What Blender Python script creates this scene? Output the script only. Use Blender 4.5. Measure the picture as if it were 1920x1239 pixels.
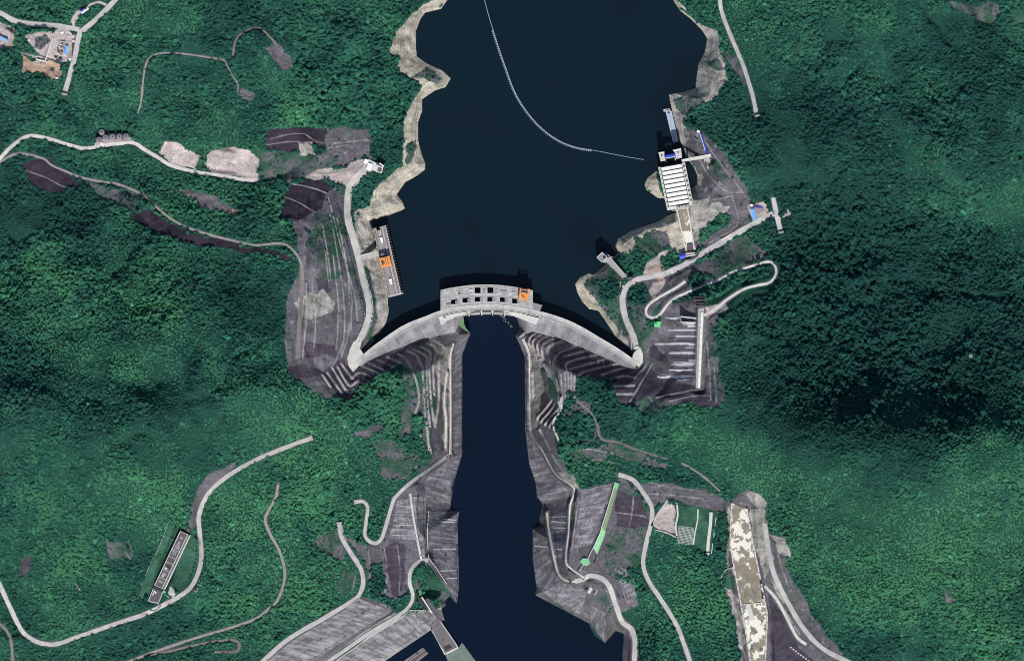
import bpy, bmesh, math, random
import numpy as np
from mathutils import Vector
random.seed(7); rng = np.random.default_rng(7)
S = bpy.context.scene
for o in list(bpy.data.objects): bpy.data.objects.remove(o)
COL = S.collection
# ------------------------------------------------------------------ camera, sky, sun, exposure
CAMH = 40000.0
cd = bpy.data.cameras.new('camera'); cam = bpy.data.objects.new('camera', cd); COL.objects.link(cam)
cam.location = (0, 0, CAMH); cam.rotation_euler = (0, 0, 0)
cd.sensor_width = 36; cd.lens = 36*CAMH/1920.0; cd.clip_start = 1000; cd.clip_end = 80000
S.camera = cam
SUN_EL, SUN_AZ = math.radians(51), math.radians(6)      # azimuth east of south
wd = bpy.data.worlds.new("World"); S.world = wd; wd.use_nodes = True
nt = wd.node_tree; bg = nt.nodes['Background']
sky = nt.nodes.new('ShaderNodeTexSky'); sky.sky_type = 'NISHITA'; sky.sun_disc = False
sky.sun_elevation = SUN_EL; sky.sun_rotation = math.pi - SUN_AZ
nt.links.new(sky.outputs[0], bg.inputs[0]); bg.inputs[1].default_value = 0.085
sl = bpy.data.lights.new('sun', 'SUN'); sun = bpy.data.objects.new('sun', sl); COL.objects.link(sun)
sl.energy = 3.7; sl.angle = math.radians(0.5); sl.color = (1, 0.97, 0.92)
sdir = Vector((math.sin(SUN_AZ)*math.cos(SUN_EL), -math.cos(SUN_AZ)*math.cos(SUN_EL), math.sin(SUN_EL)))
sun.rotation_euler = (-sdir).to_track_quat('-Z', 'Y').to_euler()
S.view_settings.view_transform = 'Standard'; S.view_settings.look = 'None'
S.view_settings.exposure = 0.0; S.view_settings.gamma = 1.0
S.render.engine = 'CYCLES'; S.cycles.pixel_filter_type = 'BLACKMAN_HARRIS'; S.cycles.filter_width = 1.0; S.render.filter_size = 1.0
# ------------------------------------------------------------------ numpy helpers (plan metres: x right, y down; 1 unit = 1 m)
RESZ, RIVZ = -25.0, -150.0
def sstep(a, b, x):
    t = np.clip((x-a)/(b-a), 0, 1); return t*t*(3-2*t)
def vnoise(x, y, scale, seed):
    r = np.random.default_rng(seed); n = 512; L = r.random((n, n))
    u = x/scale + 1000.3; v = y/scale + 1000.7
    i = np.floor(u).astype(int); j = np.floor(v).astype(int); fu = u-i; fv = v-j
    fu = fu*fu*(3-2*fu); fv = fv*fv*(3-2*fv); i0 = i % n; i1 = (i+1) % n; j0 = j % n; j1 = (j+1) % n
    return (L[i0,j0]*(1-fu)+L[i1,j0]*fu)*(1-fv) + (L[i0,j1]*(1-fu)+L[i1,j1]*fu)*fv
def fbm(x, y, scale, seed, o=4, g=0.5):
    s = 0; a = 1; t = 0
    for k in range(o):
        s = s + a*(vnoise(x, y, scale/(2**k), seed+17*k)-0.5); t += a; a *= g
    return s/t*2
def inpoly(x, y, P):
    m = np.zeros(np.shape(x), bool); n = len(P)
    for i in range(n):
        x0, y0 = P[i]; x1, y1 = P[(i+1) % n]
        if y0 == y1: continue
        m ^= ((y0 > y) != (y1 > y)) & (x < (x1-x0)*(y-y0)/(y1-y0)+x0)
    return m
def polydist(x, y, P, closed=True):
    d = np.full(np.shape(x), 1e9); n = len(P)
    for i in range(n if closed else n-1):
        x0, y0 = P[i]; x1, y1 = P[(i+1) % n]; dx = x1-x0; dy = y1-y0
        t = np.clip(((x-x0)*dx+(y-y0)*dy)/(dx*dx+dy*dy+1e-9), 0, 1)
        d = np.minimum(d, (x-x0-t*dx)**2+(y-y0-t*dy)**2)
    return np.sqrt(d)
def spline(P, step=4.0):
    """Catmull-Rom through P, resampled about every step."""
    P = [np.array(p, float) for p in P]; out = []
    Q = [2*P[0]-P[1]]+P+[2*P[-1]-P[-2]]
    for i in range(1, len(Q)-2):
        a, b, c, d = Q[i-1:i+3]; n = max(1, int(np.linalg.norm((c-b)[:2])/step))
        for k in range(n):
            t = k/n
            out.append(0.5*(2*b+(c-a)*t+(2*a-5*b+4*c-d)*t*t+(3*b-a-3*c+d)*t**3))
    out.append(P[-1]); return np.array(out)
# ------------------------------------------------------------------ plan data
RES = [(839,-400),(839,0),(827,17),(797,24),(789,35),(780,57),(780,82),(781,105),(802,120),(830,132),(846,147),(835,164),(816,170),(792,186),(792,207),(784,230),(784,262),(790,287),(798,308),(797,318),(782,330),(760,342),(744,365),(754,377),(760,391),(750,396),(722,406),(692,414),(700,435),(704,460),(710,475),(717,507),(724,535),(727,557),(729,585),(724,605),(715,620),(681,664),(710,648),(757,616),(800,598),(832,586),(870,579),(915,577),(960,579),(1012,589),(1057,603),(1089,618),(1121,637),(1153,656),(1176,662),(1160,640),(1146,618),(1132,597),(1122,583),(1105,579),(1091,565),(1082,547),(1078,532),(1087,520),(1104,512),(1112,515),(1135,497),(1150,482),(1160,474),(1154,461),(1159,447),(1185,432),(1212,422),(1235,415),(1250,405),(1270,398),(1253,392),(1245,371),(1237,372),(1230,369),(1212,356),(1208,345),(1215,332),(1231,320),(1245,318),(1280,330),(1290,352),(1299,352),(1307,345),(1308,330),(1301,314),(1290,298),(1282,277),(1272,257),(1267,235),(1260,207),(1254,177),(1282,172),(1304,165),(1307,140),(1310,120),(1322,97),(1326,72),(1315,55),(1297,37),(1275,20),(1262,0),(1262,-400)]
RIV = [(868,590),(868,602),(872,615),(882,624),(866,665),(866,852),(848,912),(847,930),(843,945),(846,957),(861,959),(857,980),(860,1080),(860,1100),(856,1132),(842,1119),(834,1128),(835,1136),(827,1143),(833,1164),(818,1160),(809,1181),(735,1231),(722,1240),(600,1330),(560,1500),(560,1900),(1330,1900),(1230,1500),(1167,1300),(1168,1220),(1170,1190),(1155,1184),(1135,1207),(1114,1192),(1105,1170),(1004,1117),(1006,1102),(999,1050),(999,992),(1011,986),(1011,967),(1017,945),(1006,932),(1005,907),(992,870),(985,807),(984,667),(967,629),(975,614),(969,596),(960,586),(915,582)]
# roads: (points, half width, tone index, flatten)
ROADS = [
 ([(-60,0),(0,25),(28,40),(60,46),(110,50),(150,57)],4.6,0),
 ([(235,-20),(222,-3),(190,30),(165,52),(152,63),(147,80),(140,115),(122,176)],4.6,0),
 ([(140,50),(138,38),(146,27),(160,20),(172,10),(188,6),(200,11)],2.2,0),
 ([(-60,370),(0,299),(22,276),(50,257),(72,256),(100,263),(140,275),(160,279),(187,275),(220,270),(252,269),(270,280),(295,295),(320,310),(350,319),(385,326),(412,329),(450,336),(482,339)],3.3,1),
 ([(-40,330),(5,302),(25,291),(45,289),(82,298),(97,310),(122,321),(150,332),(190,341),(225,347),(265,364),(285,380),(313,405),(350,426),(400,442),(440,452),(480,460),(525,457),(545,465),(560,482),(567,500)],1.9,2),
 ([(567,500),(568,540),(564,580),(561,620),(559,672)],3.6,4),
 ([(692,300),(688,312),(674,327),(658,345),(652,365),(652,410),(662,447),(672,485),(680,522),(690,560),(692,590),(684,616),(672,640),(665,655)],5.6,0),
 ([(1349,-30),(1350,5),(1354,25),(1362,48),(1375,80),(1390,115),(1402,150),(1412,185),(1418,216)],3.7,0),
 ([(1456,399),(1440,405),(1420,416),(1395,430),(1350,456),(1310,480),(1280,498),(1250,512),(1220,519),(1195,524),(1177,536),(1169,552),(1168,570),(1174,598),(1186,625),(1191,642),(1194,658),(1195,672)],5.0,0),
 ([(1449,371),(1453,390),(1457,408),(1463,434)],4.2,0),
 ([(1318,592),(1330,586),(1345,576),(1365,560),(1395,542),(1420,535),(1440,531),(1451,521),(1455,508),(1450,495),(1440,491),(1420,496),(1400,502),(1375,510),(1348,525),(1317,537),(1280,552),(1262,562),(1250,573),(1238,589),(1226,596),(1214,592),(1211,582),(1218,570),(1235,558),(1262,543),(1285,528)],2.3,1),
 ([(-30,1030),(0,1095),(18,1135),(40,1180),(60,1198),(85,1207),(110,1206),(150,1192),(220,1168),(270,1151),(310,1132),(340,1115),(360,1097),(373,1070),(378,1040),(375,1005),(373,970),(380,945),(395,920),(430,890),(480,862),(530,841),(584,821)],4.0,0),
 ([(522,908),(517,932),(503,958),(497,975),(507,1002),(520,1025),(529,1048),(534,1075),(529,1105),(518,1128),(505,1140),(480,1159),(440,1174),(400,1186),(350,1201),(275,1227),(220,1250),(150,1290)],2.4,2),
 ([(275,1227),(320,1220),(360,1210),(410,1201),(440,1200),(449,1212),(440,1222),(402,1222)],1.8,4),
 ([(-20,1160),(0,1170),(15,1185),(22,1210),(24,1260)],2.0,4),
 ([(667,941),(680,940),(689,950),(687,975),(684,1002),(692,1014),(705,1018),(716,1008),(725,980),(737,940),(745,928),(772,903),(805,880),(842,853)],3.2,0),
 ([(636,982),(641,1008),(660,1040),(676,1065),(681,1090),(674,1114),(658,1128),(605,1160),(542,1197),(495,1237),(440,1290)],4.1,0),
 ([(769,925),(773,955),(777,982),(783,1015),(790,1048)],1.9,1),
 ([(803,1050),(786,1052),(771,1068),(768,1092),(774,1116),(767,1137),(742,1157),(692,1187),(630,1230),(560,1275)],3.4,0),
 ([(1160,890),(1175,894),(1190,902),(1205,922),(1220,945),(1223,962),(1220,985),(1212,1017),(1206,1055),(1215,1086),(1237,1120),(1267,1168),(1282,1205),(1294,1240),(1310,1290)],3.9,0),
 ([(1026,962),(1028,985),(1033,1015),(1039,1045),(1048,1077),(1063,1089),(1082,1090)],2.0,1),
 ([(1078,1090),(1092,1086),(1107,1079),(1128,1084),(1143,1100),(1155,1135),(1167,1166),(1184,1180),(1191,1203),(1190,1240),(1186,1300)],4.6,0),
 ([(981,635),(992,665),(993,730),(994,806),(1018,847),(1042,889),(1076,916),(1069,950),(1066,1000),(1061,1050),(1071,1066),(1094,1082)],1.4,1),
 ([(850,643),(844,670),(844,730),(844,800),(843,852)],1.2,1),
 ([(1434,981),(1440,1023),(1451,1074),(1476,1126),(1505,1175),(1540,1213),(1590,1240),(1640,1260)],4.3,0),
 ([(1434,1098),(1456,1123),(1476,1159),(1494,1193),(1512,1208)],2.6,1),
 ([(1221,986),(1233,965),(1245,948),(1252,938)],1.8,0),
 ([(260,213),(266,190),(270,150),(275,122),(286,107),(310,101),(350,103),(390,109),(422,114)],1.4,2),
 ([(422,114),(434,138),(447,160),(446,175)],0.8,4),
 ([(438,105),(441,85),(450,68),(467,58),(487,54),(508,72),(518,84)],1.0,4),
 ([(1278,868),(1300,880),(1325,898),(1350,921)],1.1,2),
 ([(1082,752),(1105,770),(1120,795),(1127,822),(1160,830),(1200,845),(1250,860)],1.4,4),
 ([(576,333),(590,324),(610,326),(635,322),(660,318),(680,312)],2.0,2),
 ([(744,663),(759,671),(769,686),(779,710),(785,736),(785,757),(778,775)],2.0,2),
 ([(838,700),(834,730),(833,760),(836,790),(835,840)],1.6,1),
 ([(1052,745),(1052,770),(1040,785),(1038,800),(1050,832)],1.6,1),
]
# light concrete berms cut into the rock slopes
BENCH = [
 [(634,588),(633,627),(630,655)],[(647,580),(645,635),(631,674),(620,689)],[(659,580),(658,620)],
 [(619,402),(630,460),(642,535),(646,580)],[(632,410),(650,497),(660,560),(659,580)],[(605,422),(616,485),(622,540)],[(616,370),(640,465),(665,555),(670,605)],
 [(639,681),(661,710)],[(633,688),(647,713),(657,724),(672,713)],[(623,690),(651,735),(658,737),(664,731)],[(614,699),(641,737)],[(605,703),(620,725)],[(659,710),(672,699),(681,700),(694,705)],
 [(678,686),(711,700)],[(690,680),(720,694)],[(708,675),(739,688)],[(725,669),(750,680)],[(764,658),(780,667),(792,689)],[(775,655),(798,667),(800,690),(802,750),(806,800)],
 [(787,649),(806,661),(805,690),(808,750),(814,795)],[(801,644),(816,655),(812,690),(814,740)],[(814,639),(833,652),(825,667),(822,690)],[(792,689),(795,740),(797,780)],
 [(1091,644),(1065,655),(1047,663),(1036,681)],[(1110,655),(1058,668)],[(1128,663),(1066,679),(1063,697)],[(1149,670),(1105,682),(1068,692)],[(1171,679),(1102,695),(1086,703)],[(1192,692),(1170,690),(1128,703)],
 [(1145,711),(1170,705),(1190,708)],[(1149,724),(1189,723)],[(1157,739),(1186,739)],[(1216,679),(1189,711)],[(1223,682),(1181,753)],
 [(1013,618),(992,639),(1007,673),(1015,689)],[(1024,621),(999,642),(1012,675)],[(1037,624),(1008,645),(1018,684)],[(1053,629),(1018,647),(1021,684),(1030,705)],[(1065,636),(1028,652),(1032,680)],
 [(1052,700),(1055,755)],[(1059,698),(1061,755)],[(1065,697),(1067,752)],[(1071,698),(1072,750)],[(1077,705),(1077,745)],[(1002,612),(975,632)],
 [(1012,675),(1030,700),(1045,730),(1050,765)],[(1021,684),(1040,705),(1050,738)],[(998,700),(1000,745)],[(1008,785),(1035,752)],[(1014,792),(1042,760)],[(1022,796),(1046,768)],[(1030,800),(1048,776)],[(1012,806),(1030,840),(1045,868),(1080,908)],
 [(822,700),(822,755),(815,800)],[(800,790),(803,830),(808,850)],[(785,790),(790,830),(800,860)],[(1060,850),(1100,842),(1150,850)],[(1075,870),(1120,862),(1170,872)],[(1205,900),(1250,912),(1300,918)],[(1215,925),(1260,928),(1320,935)],[(745,905),(770,885),(800,860)],[(1085,935),(1078,985),(1072,1030)],[(1100,925),(1092,985),(1082,1035)],
 [(1455,1010),(1462,1050),(1475,1090)],[(1452,1110),(1475,1150),(1500,1190)],[(690,1030),(694,1070),(690,1110)],[(720,1025),(726,1070),(722,1110)],[(745,1022),(750,1070),(748,1110)],
 [(1230,745),(1280,735),(1320,728)],[(1255,752),(1300,742),(1330,742)],[(1325,640),(1330,700),(1332,750)],[(1338,690),(1343,755)],
 [(625,480),(632,540),(636,585)],[(590,560),(592,610),(588,660)],[(610,470),(618,540)],[(640,440),(652,510),(655,570)],[(655,610),(650,640),(640,668)],[(575,520),(574,600),(568,670)],
 [(505,262),(540,253),(570,252),(600,268),(640,268),(690,262)],[(500,272),(560,266),(600,280),(650,272)],[(545,345),(575,350),(612,362)],[(535,370),(560,380),(590,398)],
 [(50,320),(90,335),(118,350),(140,355)],[(640,985),(655,1030),(668,1060),(660,1110)],
 [(1320,262),(1345,300),(1380,345),(1400,372)],[(1312,300),(1330,330),(1360,358),(1395,362)],[(1335,375),(1372,368)],[(1372,368),(1382,420),(1330,455)],
 [(1155,960),(1210,968)],[(1190,905),(1185,960),(1175,1010)],[(1150,1060),(1165,1095),(1175,1130)],
]
CTRL = [(0,0,70),(120,60,65),(200,20,75),(60,120,62),(125,175,50),(260,60,90),(350,140,75),(430,60,95),(430,150,70),(560,60,60),(520,110,70),(650,60,40),(700,150,25),(720,60,10),(640,200,35),(300,220,55),(180,200,60),(60,200,60),
 (0,300,45),(60,257,42),(160,278,38),(250,268,35),(320,310,30),(400,328,26),(480,338,22),(430,300,27),(340,290,31),(30,292,38),(120,322,36),(225,348,40),(290,385,48),(350,426,54),(480,460,64),(545,465,70),(567,500,72),(562,620,72),(540,640,82),(610,560,38),(615,440,36),(655,400,0),(675,500,0),(691,580,0),(665,660,0),(655,690,0),(690,310,5),(590,330,22),(550,380,45),(640,250,24),(540,260,40),
 (658,740,22),(614,699,36),(560,700,60),(711,700,-22),(690,680,-16),(745,664,-70),(790,690,-85),(815,690,-105),(844,670,-126),(844,800,-126),(720,755,0),(660,780,40),(760,740,-50),(780,660,-85),(820,640,-118),
 (300,770,178),(100,760,185),(450,745,150),(540,735,100),(0,740,185),(300,480,60),(100,450,50),(450,530,66),(520,600,88),(300,620,108),(100,620,112),(0,500,60),(430,640,98),(300,715,118),(410,700,108),(180,715,125),
 (300,900,112),(150,950,100),(50,1050,48),(583,821,40),(480,862,35),(380,945,25),(374,1040,20),(340,1115,15),(220,1168,10),(95,1207,0),(0,1095,28),(320,1050,18),(200,1060,45),
 (517,932,0),(500,985,-10),(530,1075,-25),(480,1160,-40),(280,1225,-50),(637,983,-40),(680,1085,-60),(600,1162,-75),(495,1235,-85),(667,942,-30),(690,1015,-60),(725,980,-78),(745,925,-90),(805,880,-112),(843,852,-122),(800,1050,-122),(769,1090,-120),(742,1157,-112),(630,1230,-108),(700,850,-20),(650,880,0),(760,800,-70),(800,800,-100),(600,900,15),(580,1000,-20),(600,1080,-40),(420,1100,-5),(440,1000,12),(720,1060,-85),(720,1220,-138),(830,980,-132),(830,1060,-130),
 (1350,0,20),(1375,80,25),(1402,150,35),(1418,215,45),(1455,400,40),(1395,430,28),(1310,480,12),(1250,513,5),(1175,535,2),(1170,570,0),(1192,670,0),(1440,533,58),(1452,505,52),(1375,512,40),(1300,545,33),(1228,595,22),(1325,590,62),(1312,650,58),(1310,725,60),(1220,640,12),(1350,650,88),(1185,750,22),(1250,750,55),(1345,765,88),(1215,690,8),
 (1128,703,-25),(1091,644,-82),(1050,655,-98),(1000,640,-126),(1065,700,-76),(1020,690,-112),(1110,740,-22),(1160,790,6),(1060,770,-72),(1025,780,-112),(996,806,-126),(1042,890,-122),(1077,915,-118),(1120,830,-60),(1200,850,-10),(1300,830,48),(1165,892,-70),(1222,947,-60),(1212,1017,-68),(1206,1055,-72),(1237,1120,-82),(1294,1239,-95),(1030,1000,-130),(1107,1079,-118),(1145,1102,-114),(1190,1200,-112),(1110,960,-95),(1080,1130,-125),(1385,960,-22),(1400,1100,-24),(1420,1230,-26),(1434,982,-15),(1476,1126,-18),(1540,1213,-22),(1340,1100,-55),(1330,920,-15),(1300,990,-45),
 (1500,826,180),(1580,828,212),(1650,826,226),(1730,830,230),(1800,836,230),(1880,825,212),(1510,755,122),(1580,752,142),(1650,750,150),(1730,750,152),(1800,752,152),(1880,755,150),(1560,700,102),(1650,690,102),(1760,690,102),(1850,695,108),(1500,430,28),(1700,415,14),(1900,425,24),(1600,520,56),(1800,520,60),(1600,610,84),(1450,600,84),(1800,615,88),(1400,700,88),(1650,950,128),(1850,960,130),(1550,1050,40),(1750,1150,50),(1900,1150,90),(1600,1200,0),(1450,900,40),(1550,290,118),(1800,290,145),(1900,250,140),(1500,145,52),(1700,150,72),(1600,40,112),(1850,20,120),(1480,220,85),(1380,350,42),(1350,300,28),(1330,200,14),(1300,420,4),(1280,440,2),(1200,460,-6),(1200,490,-2),(1120,540,-8),
 (900,200,-110),(1100,200,-110),(950,400,-120),(925,800,-175),(930,1000,-175),(950,1200,-175),(900,640,-170)]
CREST = spline([(672,682),(690,664),(710,648),(757,616),(800,598),(832,586),(870,579),(915,576.5),(960,579),(1012,589),(1057,603),(1089,618),(1121,637),(1153,656),(1194,684)], 3.0)
# ------------------------------------------------------------------ height field
ST = 1.45
def axis(a, b, far):
    fine = np.arange(a, b+ST, ST); k = np.cumsum(np.concatenate([np.full(20, 10.), np.full(20, 40.), np.full(14, 150.)]))
    return np.concatenate([fine[0]-k[::-1], fine, fine[-1]+k])
GX = axis(-30, 1950, 0); GY = axis(-30, 1270, 0)
X, Y = np.meshgrid(GX, GY)          # [iy, ix]
C = np.array(CTRL, float)
def mq(d2): return np.sqrt(d2+25.0**2)
A = mq((C[:,None,0]-C[None,:,0])**2+(C[:,None,1]-C[None,:,1])**2)
n = len(C); M = np.zeros((n+1, n+1)); M[:n,:n] = A + np.eye(n)*-2.0; M[:n,n] = 1; M[n,:n] = 1
sol = np.linalg.solve(M, np.concatenate([C[:,2], [0]]))
Hm = np.full(X.shape, sol[n]); xc = np.clip(X, -150, 2070); yc = np.clip(Y, -150, 1400)
for i in range(n): Hm += sol[i]*mq((xc-C[i,0])**2+(yc-C[i,1])**2)
Hm += 18*fbm(X, Y, 150, 3, 3)+11*fbm(X, Y, 55, 9, 3)-14*np.clip(.12-np.abs(fbm(X, Y, 190, 15, 3)), 0, 1)/.12*.6
jx = fbm(X, Y, 26, 41, 4); jy = fbm(X, Y, 26, 57, 4)
def nearest(P, pad):
    """cells within pad of polyline P (x,y,z): slices, distance, z at nearest point"""
    x0, x1 = P[:,0].min()-pad, P[:,0].max()+pad; y0, y1 = P[:,1].min()-pad, P[:,1].max()+pad
    a, b = np.searchsorted(GX, [x0, x1]); c, d = np.searchsorted(GY, [y0, y1])
    sx = X[c:d, a:b]; sy = Y[c:d, a:b]; best = np.full(sx.shape, 1e9); z = np.zeros(sx.shape)
    for i in range(len(P)-1):
        p, q = P[i], P[i+1]; ex, ey = q[0]-p[0], q[1]-p[1]
        ia, ib = np.searchsorted(GX[a:b], [min(p[0],q[0])-pad, max(p[0],q[0])+pad]); ic, id_ = np.searchsorted(GY[c:d], [min(p[1],q[1])-pad, max(p[1],q[1])+pad])
        ux = sx[ic:id_, ia:ib]; uy = sy[ic:id_, ia:ib]
        t = np.clip(((ux-p[0])*ex+(uy-p[1])*ey)/(ex*ex+ey*ey+1e-9), 0, 1)
        dd = (ux-p[0]-t*ex)**2+(uy-p[1]-t*ey)**2; bb = best[ic:id_, ia:ib]; zz = z[ic:id_, ia:ib]
        m = dd < bb; bb[m] = dd[m]; zz[m] = (p[2]+t*(q[2]-p[2]))[m]
    return (slice(c,d), slice(a,b)), np.sqrt(best), z
def sample(G, x, y):
    x = np.asarray(x, float); y = np.asarray(y, float)
    i = np.clip(np.searchsorted(GX, x)-1, 0, len(GX)-2); j = np.clip(np.searchsorted(GY, y)-1, 0, len(GY)-2)
    u = np.clip((x-GX[i])/(GX[i+1]-GX[i]), 0, 1); v = np.clip((y-GY[j])/(GY[j+1]-GY[j]), 0, 1)
    return (G[j,i]*(1-u)+G[j,i+1]*u)*(1-v)+(G[j+1,i]*(1-u)+G[j+1,i+1]*u)*v
def sdist(P, pad):
    P = np.array(P, float); P3 = np.c_[np.vstack([P, P[:1]]), np.zeros(len(P)+1)]
    sl_, d, _ = nearest(P3, pad); D = np.full(X.shape, 1e3); D[sl_] = np.minimum(d, 1e3)
    ins = inpoly(X, Y, P); return np.where(ins, -D, D), ins
DRES, INRES = sdist(RES, 90); DRIV, INRIV = sdist(RIV, 60)
# banks rise from the water line
Hm = np.where(INRES, RESZ-1-np.minimum(-DRES*1.2, 40), np.minimum(np.maximum(Hm, RESZ+np.minimum(DRES*.55, 12)+.3), RESZ+.5+DRES*1.35))
Hm = np.where(INRIV, RIVZ-1-np.minimum(-DRIV*1.2, 18), np.minimum(np.maximum(Hm, RIVZ+np.minimum(DRIV*.6, 10)+.3), RIVZ+1+DRIV*1.9))
# pads under buildings: (x, y, radius, z or None)
def padz(P, hw, fade, z=None, smooth=9):
    P = np.asarray(P, float)
    zz = sample(Hm, P[:,0], P[:,1]) if z is None else np.full(len(P), float(z))
    if z is None and len(zz) > 3:
        k = min(smooth, len(zz)//2*2-1); zp = np.pad(zz, k//2, mode='edge'); zz = np.convolve(zp, np.ones(k)/k, 'valid')
    s_, d, z_ = nearest(np.c_[P, zz], hw+fade+2)
    w = 1-sstep(hw, hw+fade, d); keep = ~(INRES[s_] | INRIV[s_])
    Hm[s_] = np.where(keep, Hm[s_]*(1-w)+z_*w, Hm[s_])
ROADPTS = []
for P, hw, tone in ROADS:
    R = spline(P, 4.0); ROADPTS.append(R); padz(R, hw+1.4, 7 if hw > 2 else 4, None, 15)
padz(spline([(1386,945),(1392,1030),(1405,1110),(1420,1190),(1424,1300)]), 22, 10, -24)
padz(spline([(1278,395),(1293,470)]), 12, 6, -2)
padz([(655,690),(668,650)], 9, 4, 0); padz([(1195,684),(1196,660)], 9, 4, 0)
padz([(345,995),(287,1128)], 14, 6, 18); padz([(360,1020),(340,1095)], 12, 6, 18)
padz([(188,256),(240,256)], 11, 5, 38); padz([(1318,560),(1310,728)], 9, 5, 58)
padz([(90,80),(130,95)], 22, 12); padz([(300,285),(360,305)], 14, 10); padz([(400,300),(475,310)], 16, 10)
padz([(600,330),(690,312)], 8, 8); padz([(1405,385),(1432,402)], 12, 6); padz([(1300,240),(1330,300)], 6, 6, 8)
padz([(10,72),(20,80)], 14, 8); padz([(1810,665),(1824,668)], 5, 4); padz([(1160,905),(1120,1040),(1095,1060)], 9, 5)
# benches: a flat berm with a steeper cut above and below it
for P in BENCH:
    thin = P[0][0] > 1205 or P[0][1] < 420 or P[0][1] > 840 or (P[0][0] < 662 and P[0][1] < 612); R = spline(P, 4.0); padz(R, 1.5 if thin else 2.7, 1.9, None, 9)
# keep the ground under the dam's downstream face
u, dC, _ = nearest(np.c_[CREST, np.zeros(len(CREST))], 60)
TOE = [(676,686),(690,677),(722,662),(760,648),(800,634),(840,624),(885,618),(900,600),(950,600),(985,618),(1030,630),(1070,643),(1110,660),(1150,678),(1190,690),(1196,680),(1120,632),(1060,600),(915,570),(800,594),(700,650)]
toe = inpoly(X[u], Y[u], TOE)
Hm[u] = np.where(toe & ~INRIV[u], np.minimum(Hm[u], -8-3.1*np.maximum(dC-5, 0)), Hm[u])
TL = [(690,677),(722,662),(760,649),(800,636),(840,626),(868,622)]; TR = [(985,618),(1030,630),(1070,643),(1110,660),(1150,678)]
cp = np.array(CREST)[:,:2]
for T in (TL, TR):
    R = spline(T, 4.0); dz = np.array([np.min(np.hypot(cp[:,0]-p[0], cp[:,1]-p[1])) for p in R]); zz = -6-3.05*np.maximum(dz-5, 0)
    s_, d, z_ = nearest(np.c_[R, zz], 60); up = z_+1+np.maximum(d-1, 0)*.5; ok = (d < 58) & ~INRES[s_] & ~INRIV[s_] & ~(inpoly(X[s_], Y[s_], TOE)) & (Y[s_] > 612)
    cap = up+np.maximum(d-38, 0)*1.5; Hm[s_] = Hm[s_]+np.where(ok, np.minimum(cap-Hm[s_], 0), 0)*(1-sstep(28, 57, d))
INTOE = inpoly(X, Y, TOE)
rough = fbm(X, Y, 9, 77, 3)
# ------------------------------------------------------------------ ground cover classes
F, G_, R_, D_, P_, T_, K_, S_, B_, Q_, W_, V_ = range(12)   # forest grass rock darkrock palerock tan concrete soil scrub gravel
PAL = np.array([(.017,.066,.048),(.040,.112,.074),(.138,.127,.147),(.070,.059,.079),(.36,.34,.315),(.40,.365,.30),(.43,.42,.41),(.48,.335,.255),(.105,.118,.105),(.47,.40,.385),(.60,.60,.62),(.040,.033,.047)])
cls = np.zeros(X.shape, int)
def paint(P, c, jit=4.0):
    P = np.array(P, float); pad = jit*2+2
    a, b = np.searchsorted(GX, [P[:,0].min()-pad, P[:,0].max()+pad]); e, d = np.searchsorted(GY, [P[:,1].min()-pad, P[:,1].max()+pad])
    q = (slice(e,d), slice(a,b)); m = inpoly(X[q]+jx[q]*jit*1.6, Y[q]+jy[q]*jit*1.6, P); cls[q][m] = c
# left bank
paint([(640,625),(690,618),(700,650),(694,690),(660,712),(638,690)],R_,1); paint([(690,668),(760,640),(882,606),(886,640),(800,650),(700,690)],R_,1); paint([(1180,630),(1216,630),(1228,700),(1190,706),(1160,680)],R_,1); paint([(962,602),(1060,625),(1195,672),(1198,702),(1050,660),(962,640)],R_,1)
paint([(839,0),(822,0),(792,12),(772,27),(755,47),(742,60),(735,85),(728,98),(745,105),(745,120),(742,132),(767,140),(782,155),(790,172),(775,187),(762,210),(757,237),(755,262),(755,287),(757,312),(720,342),(700,362),(697,387),(665,402),(692,414),(760,395),(760,340),(800,320),(800,200),(850,150),(790,100)],T_,5)
paint([(775,138),(800,133),(828,140),(815,158),(785,152)],B_,8); paint([(760,270),(776,268),(782,300),(766,308)],B_,8)
paint([(664,402),(692,414),(700,435),(706,462),(712,480),(718,507),(728,557),(731,585),(725,607),(716,621),(698,632),(702,600),(695,545),(683,505),(674,470),(664,430)],P_,2)
paint([(676,500),(690,500),(703,560),(708,595),(694,640),(684,650),(692,610),(698,585),(690,545)],B_,2)
paint([(545,395),(600,372),(632,348),(646,362),(649,410),(660,460),(674,520),(685,580),(685,605),(668,637),(648,672),(640,690),(655,745),(610,745),(590,735),(545,705),(535,690),(535,640),(540,560),(556,520),(562,480)],R_,4)
paint([(535,690),(560,680),(600,690),(615,700),(560,712)],D_,4); paint([(570,640),(630,650),(630,668),(575,668)],D_,5); paint([(590,520),(632,520),(625,545),(600,560)],D_,5)
paint([(592,402),(640,398),(655,480),(640,520),(600,520),(575,465)],B_,16); paint([(640,420),(648,420),(665,520),(668,580),(660,580),(655,520)],B_,4); paint([(560,570),(575,620),(600,600),(628,570),(615,540),(580,550)],P_,14)
paint([(625,345),(645,360),(650,420),(675,520),(690,585),(678,630),(672,630),(684,590),(670,520),(640,400)],B_,3)
paint([(545,345),(600,333),(618,350),(604,390),(562,412),(524,410),(532,380)],V_,3)
paint([(500,245),(560,238),(612,242),(615,278),(580,272),(545,285),(500,282)],V_,3); paint([(610,241),(692,240),(697,290),(668,300),(640,312),(580,322),(590,300),(615,280)],R_,4)
paint([(485,285),(560,285),(600,290),(640,300),(600,320),(540,340),(500,345),(490,330)],B_,6); paint([(562,268),(590,268),(592,290),(562,290)],P_,3)
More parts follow.
